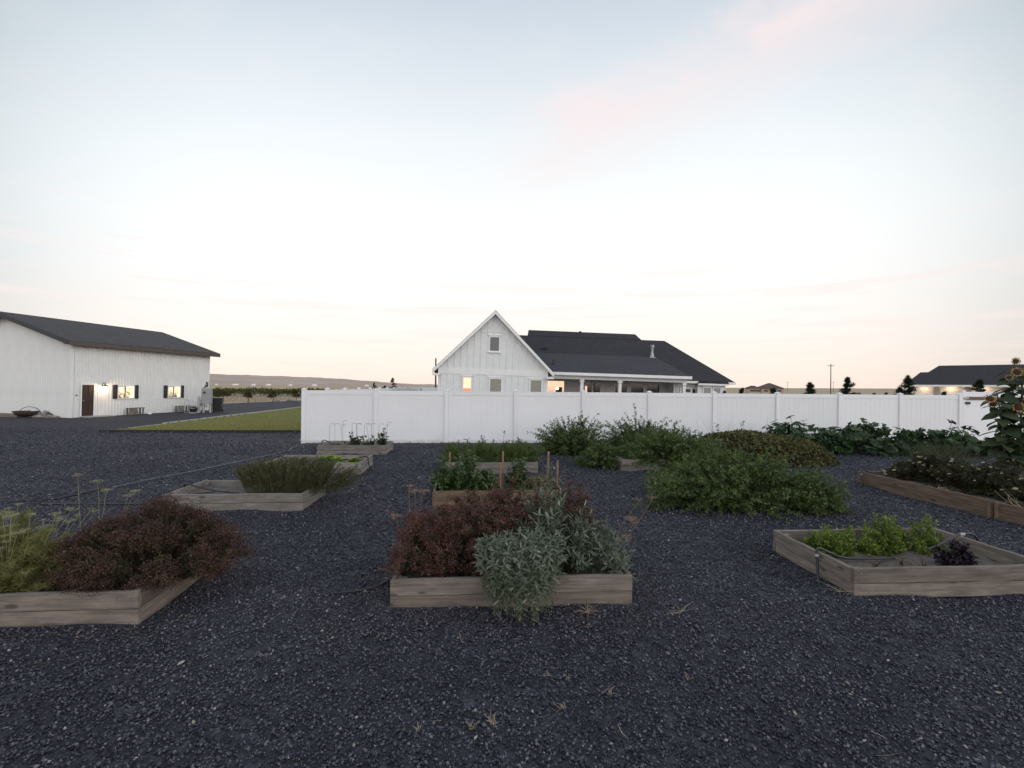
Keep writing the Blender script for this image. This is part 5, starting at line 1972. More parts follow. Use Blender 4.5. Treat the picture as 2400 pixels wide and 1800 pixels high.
def sage(label, loc, B, C, T, big, per=12, ll=(0.065, 0.115)):
    t = thing('sage_plant', label, 'plant', loc)
    part('stems', stems_arrays(B, C, T, 0.0035, 0.0018, 4), M['stem'], t)
    n = len(B)
    idx = np.repeat(np.arange(n), per)
    tt = 0.35 + 0.65 * np.tile(np.arange(per) / (per - 1), n)
    p, d = bez(B[idx], C[idx], T[idx], tt)
    a = np.tile((np.arange(per) % 2) * PI + (np.arange(per) // 2) * 1.57, n) + np.repeat(rng.uniform(0, 6.28, n), per)
    ref = unit(np.cross(d, np.tile([0.2, 0.1, 0.97], (len(idx), 1)) + rng.normal(0, 0.05, (len(idx), 3))))
    ref2 = np.cross(d, ref)
    side = ref * np.cos(a)[:, None] + ref2 * np.sin(a)[:, None]
    openness = (1.25 - 0.75 * (tt - 0.35) / 0.65)[:, None]
    dr = unit(d * 0.55 + side * openness + np.array([0, 0, 0.12]))
    nr = unit(d + np.array([0, 0, 0.5]) + rng.normal(0, 0.2, (len(idx), 3)))
    ln = rng.uniform(ll[0], ll[1], len(idx)) * (1.15 - 0.55 * (tt - 0.35) / 0.65)
    # largest in view: nearest the camera and on the outside
    wpos = p + np.array(loc)
    score = -wpos[:, 1] * 1.0 + wpos[:, 2] * 0.5 + tt * 0.9 + rng.normal(0, 0.12, len(idx))
    bigset = np.argsort(-score)[:big]
    msk = np.ones(len(idx), bool)
    msk[bigset] = False
    for k in bigset:
        place_leaf(t, SL[int(rng.integers(0, 3))], p[k], dr[k], nr[k], ln[k] * 1.05, wscale=float(rng.uniform(0.8, 1.15)))
    part('foliage', leaf_arrays(p[msk], dr[msk], nr[msk], ln[msk], ln[msk] * rng.uniform(0.20, 0.28, msk.sum()), 0.12, 0.12), M['sage'], t)
    return t


# the one that spills over the front board down to the gravel
n = 230
a = rng.uniform(-1, 1, n)
hz = rng.random(n)
B = np.stack([a * 0.22, 0.12 + rng.uniform(0, 0.2, n), np.full(n, 0.03)], 1)
T = np.stack([a * 0.43 * (0.62 + 0.38 * hz) + rng.normal(0, 0.03, n), -0.02 - (0.46 - 0.24 * hz) * (1 - 0.45 * a ** 2) * rng.uniform(0.6, 1.1, n) + 0.22 * np.maximum(0, hz - 0.7) + rng.normal(0, 0.02, n), -0.16 + 0.70 * hz - 0.10 * a ** 2 * hz], 1)
C = (B + T) / 2 + np.stack([np.zeros(n), -0.05 - 0.10 * (1 - hz), 0.16 + 0.16 * (1 - hz)], 1)
sage('grey green sage cascading over the front board onto the gravel', (0.38, 4.10, 0.18), B, C, T, 220)
B, C, T = shoots(220, (0.56, 0.44, 0.88), 0.4, 0.0, (0.65, 1.05), 0.08, 4)
sage('upright mound of sage at the right of the foreground bed', (0.76, 4.42, 0.18), B, C, T, 150)
B, C, T = shoots(40, (0.24, 0.18, 0.86), 0.35, 0.35, (0.7, 1.05), 0.05, 5)
sage('tall pale sage spire at the back of the foreground bed', (0.82, 4.92, 0.18), B, C, T, 30, 16, (0.055, 0.09))
B, C, T = shoots(60, (0.30, 0.30, 0.42), 0.4, -0.25, (0.7, 1.05), 0.05, 8)
sage('sage drooping over the right end of the foreground bed', (1.26, 4.36, 0.20), B, C, T, 40)
B, C, T = shoots(60, (0.30, 0.26, 0.55), 0.4, 0.1, (0.7, 1.05), 0.06, 12)
t = thing('thyme_plant', 'wispy grey thyme behind the sage at the right of the foreground bed', 'plant', (1.18, 4.80, 0.17))
part('stems', stems_arrays(B, C, T, 0.002, 0.001, 4), M['stem_brown'], t)
part('foliage', leafy(B, C, T, 60, 0.2, 1.0, (0.014, 0.03), (0.005, 0.009), 1.0, 0.3, simple=True), M['sage'], t)

# lavender-like bush, left row
t = thing('lavender_bush', 'olive grey lavender bush leaning over the right end of its grey bed', 'plant', (-3.05, 7.86, 0.18))
n = 700
a = rng.uniform(0, 2 * PI, n)
r_ = np.sqrt(rng.random(n))
B = np.stack([np.cos(a) * r_ * 0.72, np.sin(a) * r_ * 0.34, np.zeros(n)], 1)
T = B * np.array([1.30, 1.25, 1]) + np.stack([rng.normal(0.05, 0.05, n), rng.normal(0, 0.05, n), (0.56 - 0.16 * r_ ** 2) * rng.uniform(0.75, 1.08, n)], 1)
k = B[:, 0] > 0.5
T[k] += np.stack([rng.uniform(0.02, 0.24, k.sum()), rng.normal(0, 0.05, k.sum()), -rng.uniform(0.0, 0.30, k.sum())], 1)
C = (B + T) / 2 + np.array([0, 0, 0.08])
part('stems', stems_arrays(B, C, T, 0.0018, 0.001, 3), M['stem'], t)
part('foliage', leafy(B, C, T, 34, 0.15, 1.0, (0.03, 0.06), (0.005, 0.010), 0.7, 0.6, simple=True), M['lav'], t)


# lettuces
def rosette(label, loc, r, n, m, group=None):
    t = thing('lettuce', label, 'plant', loc)
    a = rng.uniform(0, 2 * PI, n)
    e = rng.uniform(0.15, 1.2, n)
    d = np.stack([np.cos(a) * np.cos(e), np.sin(a) * np.cos(e), np.sin(e)], 1)
    p = d * np.array([1, 1, 0.2]) * r * 0.25
    nr = unit(np.array([0, 0, 1.0]) + rng.normal(0, 0.4, (n, 3)))
    part('leaves', leaf_arrays(p, d, nr, rng.uniform(0.6, 1.1, n) * r, rng.uniform(0.5, 0.9, n) * r, 0.3, 0.25), m, t)


rosette('small grey green lettuce at the left of the third left bed', (-3.98, 10.72, 0.19), 0.15, 46, M['sage'])
rosette('big bright lettuce in the middle of the third left bed', (-3.42, 10.72, 0.19), 0.21, 90, M['lettuce'])
rosette('second bright lettuce right beside the biggest lettuce', (-3.20, 10.74, 0.19), 0.17, 60, M['lettuce'])
rosette('bright lettuce at the right end of the third left bed', (-2.80, 10.70, 0.19), 0.15, 60, M['lettuce'])

# beans and their wire supports in the far left bed
M['wire'] = plain('grey_wire', (0.20, 0.20, 0.22), 0.5, 0.1, 5, metallic=0.6)


def bean(label, loc, r3, n, per):
    t = thing('bean_plant', label, 'plant', loc)
    B, C, T = shoots(n, r3, 0.35, 0.05, (0.45, 1.08), 0.1, 3)
    part('stems', stems_arrays(B, C, T, 0.004, 0.002, 4), M['stem'], t)
    part('foliage', leafy(B, C, T, per, 0.2, 1.0, (0.05, 0.085), (0.035, 0.06), 1.1, 0.1), M['pea'], t)


bean('tallest dark bean plant in the far left bed', (-3.56, 13.62, 0.17), (0.26, 0.25, 0.55), 26, 13)
bean('low airy bean plant in the middle of the far left bed', (-3.16, 13.62, 0.17), (0.24, 0.22, 0.34), 18, 9)
bean('bushy bean plant at the right end of the far left bed', (-2.74, 13.55, 0.17), (0.17, 0.22, 0.52), 26, 13)
bean('tiny bean seedling at the left of the far left bed', (-4.02, 13.62, 0.17), (0.12, 0.1, 0.22), 5, 4)
for k in range(13):
    x = -4.22 + k * 0.132 + float(rng.normal(0, 0.02))
    y = 13.45 + (k % 3) * 0.22
    h = 0.66 + float(rng.normal(0, 0.03))
    ln = float(rng.normal(0, 0.05))
    mb = MB()
    mb.tube([(0, 0, -0.12), (ln, 0, h - 0.02), (ln + 0.02, 0, h), (ln + 0.11, 0, h + 0.015), (ln + 0.115, 0, h - 0.03)], 0.0045, 5)
    o = mb.build('wire_support', M['wire'], loc=(x, y, 0.18))
    tag(o, 'thin hooked wire plant support in the far left bed', 'plant support', 'wire supports in the far left bed')


# peppers and stakes
def pepper(label, loc, r3, n, per, m, ll=(0.05, 0.10)):
    t = thing('pepper_plant', label, 'plant', loc)
    B, C, T = shoots(n, r3, 0.25, -0.15, (0.5, 1.05), 0.12, int(abs(loc[0] * 31)) + 1)
    part('stems', stems_arrays(B, C, T, 0.005, 0.002, 4), M['stem'], t)
    part('foliage', leafy(B, C, T, per, 0.25, 1.0, ll, (ll[0] * 0.45, ll[1] * 0.45), 1.1, -0.15, 0.25), m, t)


pepper('dark drooping pepper plant at the left of the middle bed', (-0.46, 7.80, 0.18), (0.40, 0.38, 0.62), 120, 18, M['pepper'])
pepper('tall light green pepper shoot behind the dark one', (-0.16, 8.12, 0.18), (0.24, 0.24, 0.82), 60, 16, M['pepper'])
pepper('pepper plant in the middle, left of the paired stakes', (0.10, 7.78, 0.18), (0.34, 0.34, 0.52), 100, 17, M['pepper'])
pepper('rounded pepper plant right of the paired stakes', (0.72, 7.82, 0.18), (0.30, 0.32, 0.62), 100, 17, M['pepper'])
pepper('yellowing low pepper at the right of the middle bed', (1.12, 7.80, 0.18), (0.27, 0.30, 0.40), 70, 15, M['pepper_y'], (0.04, 0.08))
for lab, x, y, h in (('thin wooden stake at the left of the pepper bed', -0.48, 8.25, 0.78), ('taller of the paired wooden stakes between the peppers', 0.44, 8.20, 0.80), ('shorter thick stake in front of its taller partner', 0.38, 7.72, 0.66),
                     ('wooden stake at the right rear of the pepper bed', 1.26, 8.25, 0.80), ('wooden stake nearest the right end of the pepper bed', 1.34, 7.75, 0.70)):
    o = MB().box(-0.014, 0.014, -0.014, 0.014, -0.15, h - 0.015).prism([(-0.014, h - 0.015), (0.014, h - 0.015), (0.009, h), (-0.009, h)], 'y', -0.010, 0.010).build('stake', M['stake'], loc=(x, y, 0.0))
    o.rotation_euler = (float(rng.normal(0, 0.03)), float(rng.normal(0, 0.03)), float(rng.uniform(0, 0.6)))
    tag(o, lab, 'stake')

# carrots
t = thing('carrot_tops', 'dense feathery carrot tops filling the bed by the fence', 'plant', (0.32, 10.70, 0.18))
n = 420
B = np.stack([rng.uniform(-1.0, 0.98, n), rng.uniform(-0.42, 0.42, n), np.zeros(n)], 1)
T = B * np.array([1.10, 1.3, 1]) + np.stack([rng.normal(0, 0.08, n), rng.normal(0, 0.08, n), rng.uniform(0.24, 0.46, n)], 1)
k = np.abs(B[:, 1]) > 0.34
T[k, 2] *= 0.45
C = (B + T) / 2 + np.array([0, 0, 0.1])
part('stems', stems_arrays(B, C, T, 0.002, 0.001, 3), M['stem'], t)
part('fronds', ferny(B, C, T, 130, 0.2, 1.05, (0.03, 0.075), 0.0030, 1.0, 0.2), M['fern'], t)
for lab, x, r3, n in (('leafy shoot standing up left in the carrot bed', 0.12, (0.16, 0.14, 0.72), 14), ('wispy shoots standing up in the middle of the carrot bed', 0.58, (0.2, 0.16, 0.70), 14), ('wispy tall shoot at the right of the carrot bed', 0.92, (0.13, 0.14, 0.78), 10)):
    t = thing('garden_plant', lab, 'plant', (x, 10.85, 0.18))
    B, C, T = shoots(n, r3, 0.3, 0.4, (0.6, 1.05))
    part('stems', stems_arrays(B, C, T, 0.003, 0.0015, 4), M['stem'], t)
    part('foliage', leafy(B, C, T, 26, 0.2, 1.0, (0.03, 0.06), (0.012, 0.025), 0.9, 0.2), M['pea'] if x > 0.3 else M['fern'], t)


# tomato vines
def vine(label, loc, r3, n, per, seed, ll=(0.03, 0.06), extra=40, zlow=-0.1, lump=0.10):
    t = thing('tomato_plant', label, 'plant', loc)
    B, C, T = shoots(n, r3, 0.45, zlow, (0.62, 1.03), lump, seed, 0.6)
    if extra:   # stray shoots breaking the outline
        b2, c2, t2 = shoots(extra, (r3[0] * 1.12, r3[1] * 1.1, r3[2] * 1.32), 0.5, 0.15, (0.85, 1.08), lump, seed, 0.7)
        B, C, T = np.concatenate([B, b2]), np.concatenate([C, c2]), np.concatenate([T, t2])
    part('stems', stems_arrays(B, C, T, 0.004, 0.0015, 4), M['stem'], t)
    part('foliage', leafy(B, C, T, per, 0.18, 1.0, ll, (ll[0] * 0.42, ll[1] * 0.42), 1.0, 0.1, 0.2, simple=True), M['tomato'], t)


vine('large sprawling tomato bush on the gravel behind the basil bed', (4.30, 7.60, 0.0), (1.62, 1.08, 0.92), 1200, 34, 21, (0.035, 0.07), zlow=-0.02)
vine('low tomato plant at the right foot of the large sprawling tomato bush', (5.35, 7.05, 0.0), (0.70, 0.55, 0.62), 240, 32, 22, (0.035, 0.07), extra=10, zlow=0.0)
vine('tomato vines covering the mossy bed corner', (4.70, 11.0, 0.22), (1.35, 1.0, 0.80), 700, 34, 23, (0.04, 0.08), 50, -0.22)
vine('tomato vine trailing onto the gravel left of the mossy bed', (3.02, 11.25, 0.0), (0.66, 0.80, 0.66), 280, 32, 24, (0.035, 0.07), 10, 0.0)
vine('tomato bush against the fence, farthest left of the vines', (2.75, 13.4, 0.0), (1.20, 0.80, 1.02), 560, 32, 25, (0.04, 0.08), 30, 0.0)
vine('tomato bush against the fence behind the mossy bed', (4.85, 13.4, 0.0), (1.35, 0.80, 1.02), 560, 32, 26, (0.04, 0.08), 40, 0.0)

vine('tomato vines spilling in front of the mossy bed', (4.85, 10.45, 0.0), (0.95, 0.32, 0.55), 190, 28, 27, (0.04, 0.08), 0, 0.0)

# flat bronze groundcover mound
t = thing('groundcover_mound', 'flat topped mound of bronze green groundcover before the fence', 'plant', (7.95, 12.55, 0.0))
n = 12000
a = rng.uniform(0, 2 * PI, n)
r_ = np.sqrt(rng.random(n)) * 1.02
X = np.cos(a) * r_ * 1.85
Y = np.sin(a) * r_ * 1.75
Z = 0.60 * np.maximum(0, 1 - r_ ** 5) * (1 + 0.10 * np.sin(3 * X + 1) * np.sin(2.6 * Y)) * (0.98 - 0.12 * X) + rng.normal(0, 0.025, n)
pos = np.stack([X, Y, np.maximum(Z, 0.02)], 1)
out = np.stack([np.cos(a) * r_ ** 4, np.sin(a) * r_ ** 4, np.full(n, 0.5)], 1)
d = unit(out + rng.normal(0, 0.5, (n, 3)))
nr = unit(out + rng.normal(0, 0.35, (n, 3)) + np.array([0, 0, 0.5]))
part('foliage', leaf_arrays(pos, d, nr, rng.uniform(0.05, 0.10, n), rng.uniform(0.045, 0.085, n), 0.2, 0.15, True), M['ground'], t)
B = np.stack([X[:500] * 0.8, Y[:500] * 0.8, np.zeros(500)], 1)
part('stems', stems_arrays(B, (B + pos[:500]) / 2, pos[:500], 0.004, 0.002, 2), M['stem_brown'], t)
# bare twigs behind it
t = thing('bare_twigs', 'thin bare twigs sticking up behind the groundcover mound', 'plant', (8.1, 14.6, 0.0))
n = 16
B = np.stack([rng.uniform(-1.4, 1.6, n), rng.uniform(-0.2, 0.2, n), np.zeros(n)], 1)
T = B + np.stack([rng.normal(0, 0.18, n), rng.normal(0, 0.1, n), rng.uniform(0.65, 1.15, n)], 1)
C = (B + T) / 2 + rng.normal(0, 0.08, (n, 3))
part('stems', stems_arrays(B, C, T, 0.004, 0.002, 5), M['stem_brown'], t)


# squash: large lobed leaves on stalks
def lobed_mesh(lobes, name, m, notch=0.35, seed=0):
    r2 = np.random.default_rng(seed)
    n = 22
    mb = MB()
    mb.v.append((0.0, 0, 0))
    for k in range(n + 1):
        a = -2.75 + 5.5 * k / n
        r_ = 0.62 * (1 + notch * math.cos(lobes * a)) * (1.0 + r2.normal(0, 0.04))
        x, y = r_ * math.cos(a) + 0.0, r_ * math.sin(a)
        mb.v.append((x, y, 0.10 * abs(math.sin(lobes * a * 0.5)) * r_ - 0.18 * x * abs(x) - 0.22 * y * y))
    for k in range(n):
        mb.f.append((0, 1 + k, 2 + k))
    return mb.mesh(name, m, True)


SQ = [lobed_mesh(5, 'leaf', M['squash_leaf'], 0.16, s) for s in range(3)]


def squash(label, loc, r3, nleaf, seed):
    t = thing('squash_plant', label, 'plant', loc)
    T = dome(nleaf, r3, 0.0, (0.72, 1.06), 0.12, seed)
    B = T * np.array([0.55, 0.55, 0])
    C = (B + T) / 2 + np.array([0, 0, 0.12])
    part('stalks', stems_arrays(B, C, T, 0.009, 0.006, 4), M['stem'], t)
    for p in T:
        o = unit(np.array([p[0] / r3[0], p[1] / r3[1], 0.25]) + rng.normal(0, 0.4, 3))
        nr = unit(np.array([p[0] * 0.35, p[1] * 0.35 - 0.15, 0.9]) + rng.normal(0, 0.30, 3))
        d_ = unit(o - nr * float((o * nr).sum()))
        place_leaf(t, SQ[int(rng.integers(0, 3))], p, d_, nr, float(rng.uniform(0.13, 0.24)))
    B, C, T = shoots(190, (r3[0] * 0.95, r3[1] * 0.95, r3[2] * 0.88), 0.5, 0.0)
    part('foliage', leafy(B, C, T, 12, 0.2, 1, (0.09, 0.17), (0.08, 0.14), 1.0, 0.1), M['squash_mass'], t)


squash('big leaved squash plant at the left of the dark patch by the fence', (10.35, 13.8, 0), (1.45, 1.2, 1.02), 130, 1)
squash('big leaved squash plant in the middle of the dark patch by the fence', (12.1, 13.5, 0), (1.5, 1.25, 1.05), 130, 2)
squash('big leaved squash plant at the right of the dark patch, below the gate', (14.1, 13.4, 0), (1.55, 1.25, 0.90), 120, 3)
squash('squash plant by the sunflowers at the right edge', (15.6, 12.6, 0), (1.2, 1.2, 0.52), 45, 4)

# yarrow gone to seed in the long bed, with tall grass
def yarrow(label, loc, r3, n, heads, seed):
    t = thing('yarrow_plant', label, 'plant', loc)
    B, C, T = shoots(n, r3, 0.55, 0.0, (0.55, 1.02), 0.12, seed, 0.5)
    part('stems', stems_arrays(B, C, T, 0.003, 0.0018, 4), M['stem_brown'], t)
    part('foliage', leafy(B, C, T, 52, 0.1, 0.95, (0.04, 0.09), (0.008, 0.018), 1.0, 0.2, simple=True), M['yarrow'], t)
    hm = MB().lathe([(0.0, 0.016), (0.016, 0.014), (0.028, 0.004), (0.026, -0.004), (0.010, -0.010), (0.0, -0.012)], 9).mesh('flower_head', M['yarrow_head'], True)
    for k in range(min(heads, len(T))):
        o = add_obj('flower_head', hm, t, loc=tuple(T[k] + np.array([0, 0, 0.01])), rot=(float(rng.normal(0, 0.3)), float(rng.normal(0, 0.3)), float(rng.uniform(0, 6))))
        s = float(rng.uniform(0.7, 1.25))
        o.scale = (s, s, s)


yarrow('dark yarrow with cream seed heads at the left of the long bed', (8.62, 8.30, 0.22), (0.70, 0.66, 0.54), 260, 60, 31)
yarrow('dark yarrow with cream seed heads in the middle of the long bed', (8.72, 7.40, 0.22), (0.82, 0.74, 0.56), 300, 48, 32)
yarrow('yarrow with sparse seed heads at the right frame edge', (8.72, 6.40, 0.22), (0.72, 0.70, 0.50), 240, 34, 33)
t = thing('grass_clump', 'tall loose grass clump behind the cream yarrow heads', 'plant', (9.3, 8.6, 0.22))
n = 520
B = rng.normal(0, 0.16, (n, 3)) * np.array([1.6, 1.2, 0])
T = B + np.stack([rng.normal(0, 0.30, n), rng.normal(0, 0.2, n), rng.uniform(0.35, 0.75, n)], 1)
C = (B + T) / 2 + np.array([0, 0, 0.12])
part('blades', stems_arrays(B, C, T, 0.004, 0.001, 4), M['grassy'], t)
for lab, x, y, h in (('bleached antler like dead stem over the long bed board', 8.02, 6.22, 0.20), ('small bleached dead stems lying on the long bed edge', 8.0, 7.35, 0.07), ('curled bleached stems at the right frame edge', 8.02, 5.98, 0.09)):
    t = thing('dead_stem', lab, 'plant', (x, y, 0.24))
    n = 11
    B = rng.normal(0, 0.03, (n, 3)) * np.array([1, 1.5, 0])
    T = B + np.stack([rng.normal(0, 0.08, n), rng.normal(0, 0.13, n), rng.uniform(0.4, 1, n) * h], 1)
    C = (B + T) / 2 + rng.normal(0, 0.04, (n, 3))
    part('stems', stems_arrays(B, C, T, 0.0045, 0.0025, 4), M['straw'], t)

# sunflowers
def heart_mesh():
    mb = MB()
    mb.v.append((0.25, 0, -0.02))
    out = [(0.0, 0.0), (-0.10, 0.20), (-0.02, 0.40), (0.2, 0.47), (0.45, 0.40), (0.7, 0.24), (0.88, 0.09), (1.0, 0.0)]
    ring = out + [(x, -y) for x, y in out[-2:0:-1]]
    for x, y in ring:
        mb.v.append((x, y, 0.10 * abs(y) - 0.30 * max(0, x - 0.3) ** 2 - 0.25 * y * y))
    n = len(ring)
    for k in range(n):
        mb.f.append((0, 1 + k, 1 + (k + 1) % n))
    return mb.mesh('leaf', M['sun_leaf'], True)


HM = heart_mesh()
pt = MB()
pt.v += [(0, 0, 0), (0.45, 0.16, 0.03), (0.45, -0.16, 0.03), (0.5, 0, 0.0), (1, 0, -0.10)]
pt.f += [(0, 3, 1), (0, 2, 3), (1, 3, 4), (3, 2, 4)]
PT = pt.mesh('petal', M['petal'])
DK = MB().lathe([(0.0, 0.012), (0.035, 0.02), (0.065, 0.012), (0.072, -0.004), (0.03, -0.03), (0.0, -0.032)], 18).mesh('disk', M['disk'], True)


def sunflower(label, loc, h, lean, flowers, nleaf, seed):
    t = thing('sunflower', label, 'plant', loc)
    pts = [(lean[0] * q * q, lean[1] * q * q, h * q) for q in (0, 0.25, 0.5, 0.75, 1.0)]
    s_ = MB().tube(pts, [0.022, 0.02, 0.017, 0.014, 0.010], 8)
    heads = []
    for (fx, fy, fz, face, sz) in flowers:
        q = min(0.95, max(0.25, (fz - 0.35) / h))
        a = (lean[0] * q * q, lean[1] * q * q, h * q)
        s_.tube([a, ((a[0] + fx) / 2, (a[1] + fy) / 2, (a[2] + fz) / 2 + 0.06), (fx, fy + 0.03, fz - 0.01)], [0.011, 0.008, 0.007], 6)
        heads.append((fx, fy, fz, face, sz))
    s_.build('stalk', M['stem'], t)
    for fx, fy, fz, face, sz in heads:
        nrm_ = Vector(face).normalized()
        mt = Matrix.Translation((fx, fy, fz)) @ nrm_.to_track_quat('Z', 'Y').to_matrix().to_4x4() @ Matrix.Scale(sz, 4)
        hd = add_obj('flower_head', DK, t, mat4=mt)
        for k in range(20):
            a = 2 * PI * k / 20 + float(rng.normal(0, 0.06))
            ml = Matrix.Rotation(a, 4, 'Z') @ Matrix.Translation((0.062, 0, 0)) @ Matrix.Rotation(float(rng.normal(-0.15, 0.25)), 4, 'Y') @ Matrix.Diagonal((0.062, 0.085, 0.06, 1))
            add_obj('petal', PT, hd, mat4=ml)
    for k in range(nleaf):
        q = 0.16 + 0.82 * k / nleaf
        a = k * 2.4 + seed
        base = Vector((lean[0] * q * q, lean[1] * q * q, h * q))
        o = Vector((math.cos(a), math.sin(a), 0.35))
        pos = base + o * 0.10
        d_ = Vector((math.cos(a), math.sin(a), -0.25 - 0.4 * random.random()))
        place_leaf(t, HM, pos, d_, Vector((0, 0, 1)) + Vector((random.gauss(0, 0.25), random.gauss(0, 0.25), 0)), random.uniform(0.24, 0.38) * (1.1 - 0.35 * q))


fc = (-0.35, -0.9, 0.12)
sunflower('tall sunflower at the right frame edge, blooms facing the camera', (11.85, 9.25, 0.0), 2.45, (0.05, 0.0),
          ((-0.24, -0.12, 2.36, fc, 0.95), (-0.22, -0.14, 1.60, fc, 1.05), (0.0, -0.16, 2.12, fc, 0.9), (-0.40, -0.1, 2.24, (-0.7, -0.5, 0.3), 0.6)), 44, 0.3)
sunflower('leaning sunflower left of the tallest one with a wilting bloom', (11.62, 9.35, 0.0), 1.95, (-0.22, 0.0),
          ((-0.52, -0.12, 1.78, (-0.5, -0.7, 0.5), 0.95), (-0.42, -0.1, 1.66, (-0.4, -0.8, -0.4), 0.85)), 36, 1.4)
sunflower('sunflower stalk of large leaves behind the other two', (12.15, 9.6, 0.0), 2.5, (0.05, 0.1), ((-0.1, -0.1, 2.62, fc, 0.8),), 44, 2.2)

# basil and purple basil
def basil(label, loc, r3, n, per, m, seed, ll=(0.022, 0.05)):
    t = thing('basil_plant', label, 'plant', loc)
    B, C, T = shoots(n, r3, 0.4, -0.1, (0.6, 1.04), 0.12, seed)
    part('stems', stems_arrays(B, C, T, 0.003, 0.0015, 3), M['stem'], t)
    part('foliage', leafy(B, C, T, per, 0.2, 1.0, ll, (ll[0] * 0.5, ll[1] * 0.5), 1.1, 0.1), m, t)


basil('bright basil at the left end of the basil row', (3.86, 4.86, 0.14), (0.28, 0.26, 0.34), 120, 20, M['basil'], 41)
basil('bright basil second from the left of the row', (4.24, 4.90, 0.14), (0.28, 0.26, 0.30), 110, 20, M['basil'], 42)
basil('tallest bright basil in the middle of the row', (4.60, 4.92, 0.14), (0.30, 0.26, 0.40), 130, 20, M['basil'], 43)
basil('bright basil at the right end of the basil row', (5.02, 4.92, 0.14), (0.32, 0.26, 0.34), 130, 20, M['basil'], 44)
basil('dark purple basil on the bare soil of the basil bed', (4.90, 4.36, 0.14), (0.19, 0.17, 0.32), 90, 18, M['purple'], 45, (0.03, 0.06))
for k, (x, y) in enumerate(((4.05, 4.40), (4.35, 4.42), (4.52, 4.36))):
    t = thing('withered_seedling', ('withered seedling nearest the hose in the basil bed', 'withered seedling in the middle of the bare soil', 'withered seedling nearest the purple basil')[k], 'plant', (x, y, 0.15))
    n = 8
    B = rng.normal(0, 0.01, (n, 3)) * np.array([1, 1, 0])
    T = B + np.stack([rng.normal(0, 0.05, n), rng.normal(0, 0.04, n), rng.uniform(0.02, 0.08, n)], 1)
    part('stems', stems_arrays(B, (B + T) / 2 + np.array([0, 0, 0.03]), T, 0.004, 0.002, 3), M['oreg_head_dark'], t)

# ------------------------------------------------------------------ irrigation tubes
def smooth(pts, n=6):
    P_ = [Vector(p) for p in pts]
    out = []
    for k in range(len(P_) - 1):
        p0, p1, p2, p3 = P_[max(k - 1, 0)], P_[k], P_[k + 1], P_[min(k + 2, len(P_) - 1)]
        for q in range(n):
            t_ = q / n
            out.append(0.5 * ((2 * p1) + (p2 - p0) * t_ + (2 * p0 - 5 * p1 + 4 * p2 - p3) * t_ * t_ + (3 * p1 - p0 - 3 * p2 + p3) * t_ ** 3))
    out.append(P_[-1])
    return out


def hose(label, pts, r=0.011, m=None, fittings=()):
    t = thing('irrigation_hose', label, 'hose', pts[0])
    o = Vector(pts[0])
    MB().tube([p - o for p in smooth(pts)], r, 8).build('tube', m or M['hose'], t, smooth=True)
    for a, b in fittings:
        MB().tube([Vector(a) - o, Vector(b) - o], r * 1.5, 8).build('fitting', M['box_grey'], t)


g = lambda x, y, dz=0.016: (x, y, float(gh(np.array(x), np.array(y))) + dz)
hose('long black irrigation tube running across the gravel to the fence corner', [g(-6.75, 9.05), g(-6.59, 9.56), g(-6.43, 9.85), g(-6.15, 10.89), g(-6.0, 11.57), g(-5.79, 12.62), g(-5.52, 13.8), g(-5.62, 14.54), g(-5.50, 15.2), g(-5.1, 15.55)], 0.016, M['hose_grey'])
hose('black irrigation tube entering from the left frame edge', [g(-9.4, 8.05), g(-7.73, 8.07), g(-7.02, 8.27), g(-6.89, 8.97), g(-6.75, 9.05)], 0.016)
hose('short black tube lying between the dill and the lavender bed', [g(-6.95, 7.9), g(-6.4, 7.83), g(-5.7, 7.72), g(-4.9, 7.66)], 0.014)
hose('black tube looping over the left board of the basil bed', [g(3.36, 4.30), (3.40, 4.36, 0.06), (3.46, 4.45, 0.16), (3.478, 4.48, 0.26), (3.50, 4.49, 0.318), (3.62, 4.50, 0.27), (3.80, 4.53, 0.20), (4.1, 4.55, 0.178), (4.4, 4.56, 0.172)], 0.013, None, (((3.476, 4.476, 0.235), (3.479, 4.481, 0.262)),))
hose('black drip tube with a pale fitting over the right board of the basil bed', [(4.9, 4.72, 0.19), (5.2, 4.78, 0.25), (5.42, 4.82, 0.32), (5.62, 4.84, 0.315), (5.72, 4.85, 0.2), g(5.8, 4.86)], 0.012, None, (((5.44, 4.822, 0.322), (5.50, 4.828, 0.325)),))
hose('black drip tube along the front board inside the basil bed', [(4.5, 4.16, 0.165), (4.9, 4.18, 0.178), (5.2, 4.22, 0.19), (5.45, 4.28, 0.20)], 0.010)
hose('black tube bent over the far corner of the long bed', [g(7.60, 8.62), (7.70, 8.72, 0.10), (7.775, 8.80, 0.24), (7.81, 8.82, 0.315), (7.95, 8.72, 0.27), (8.2, 8.4, 0.25), (8.35, 8.1, 0.24)], 0.013, None, (((7.773, 8.797, 0.22), (7.778, 8.803, 0.245)),))
hose('black tube lying across the left board of the lavender bed', [g(-4.92, 7.95), (-4.80, 7.92, 0.20), (-4.76, 7.90, 0.31), (-4.60, 7.86, 0.29), (-4.2, 7.74, 0.235), (-3.8, 7.66, 0.21)], 0.013)
hose('thin tube on the soil of the lavender bed', [(-4.62, 7.45, 0.215), (-4.45, 7.62, 0.215), (-4.2, 7.74, 0.215)], 0.009)
hose('black tube over the left board of the lettuce bed', [g(-4.75, 11.0), (-4.62, 10.98, 0.2), (-4.56, 10.96, 0.31), (-4.4, 10.92, 0.28), (-3.9, 10.80, 0.225), (-3.6, 10.78, 0.21)], 0.013)
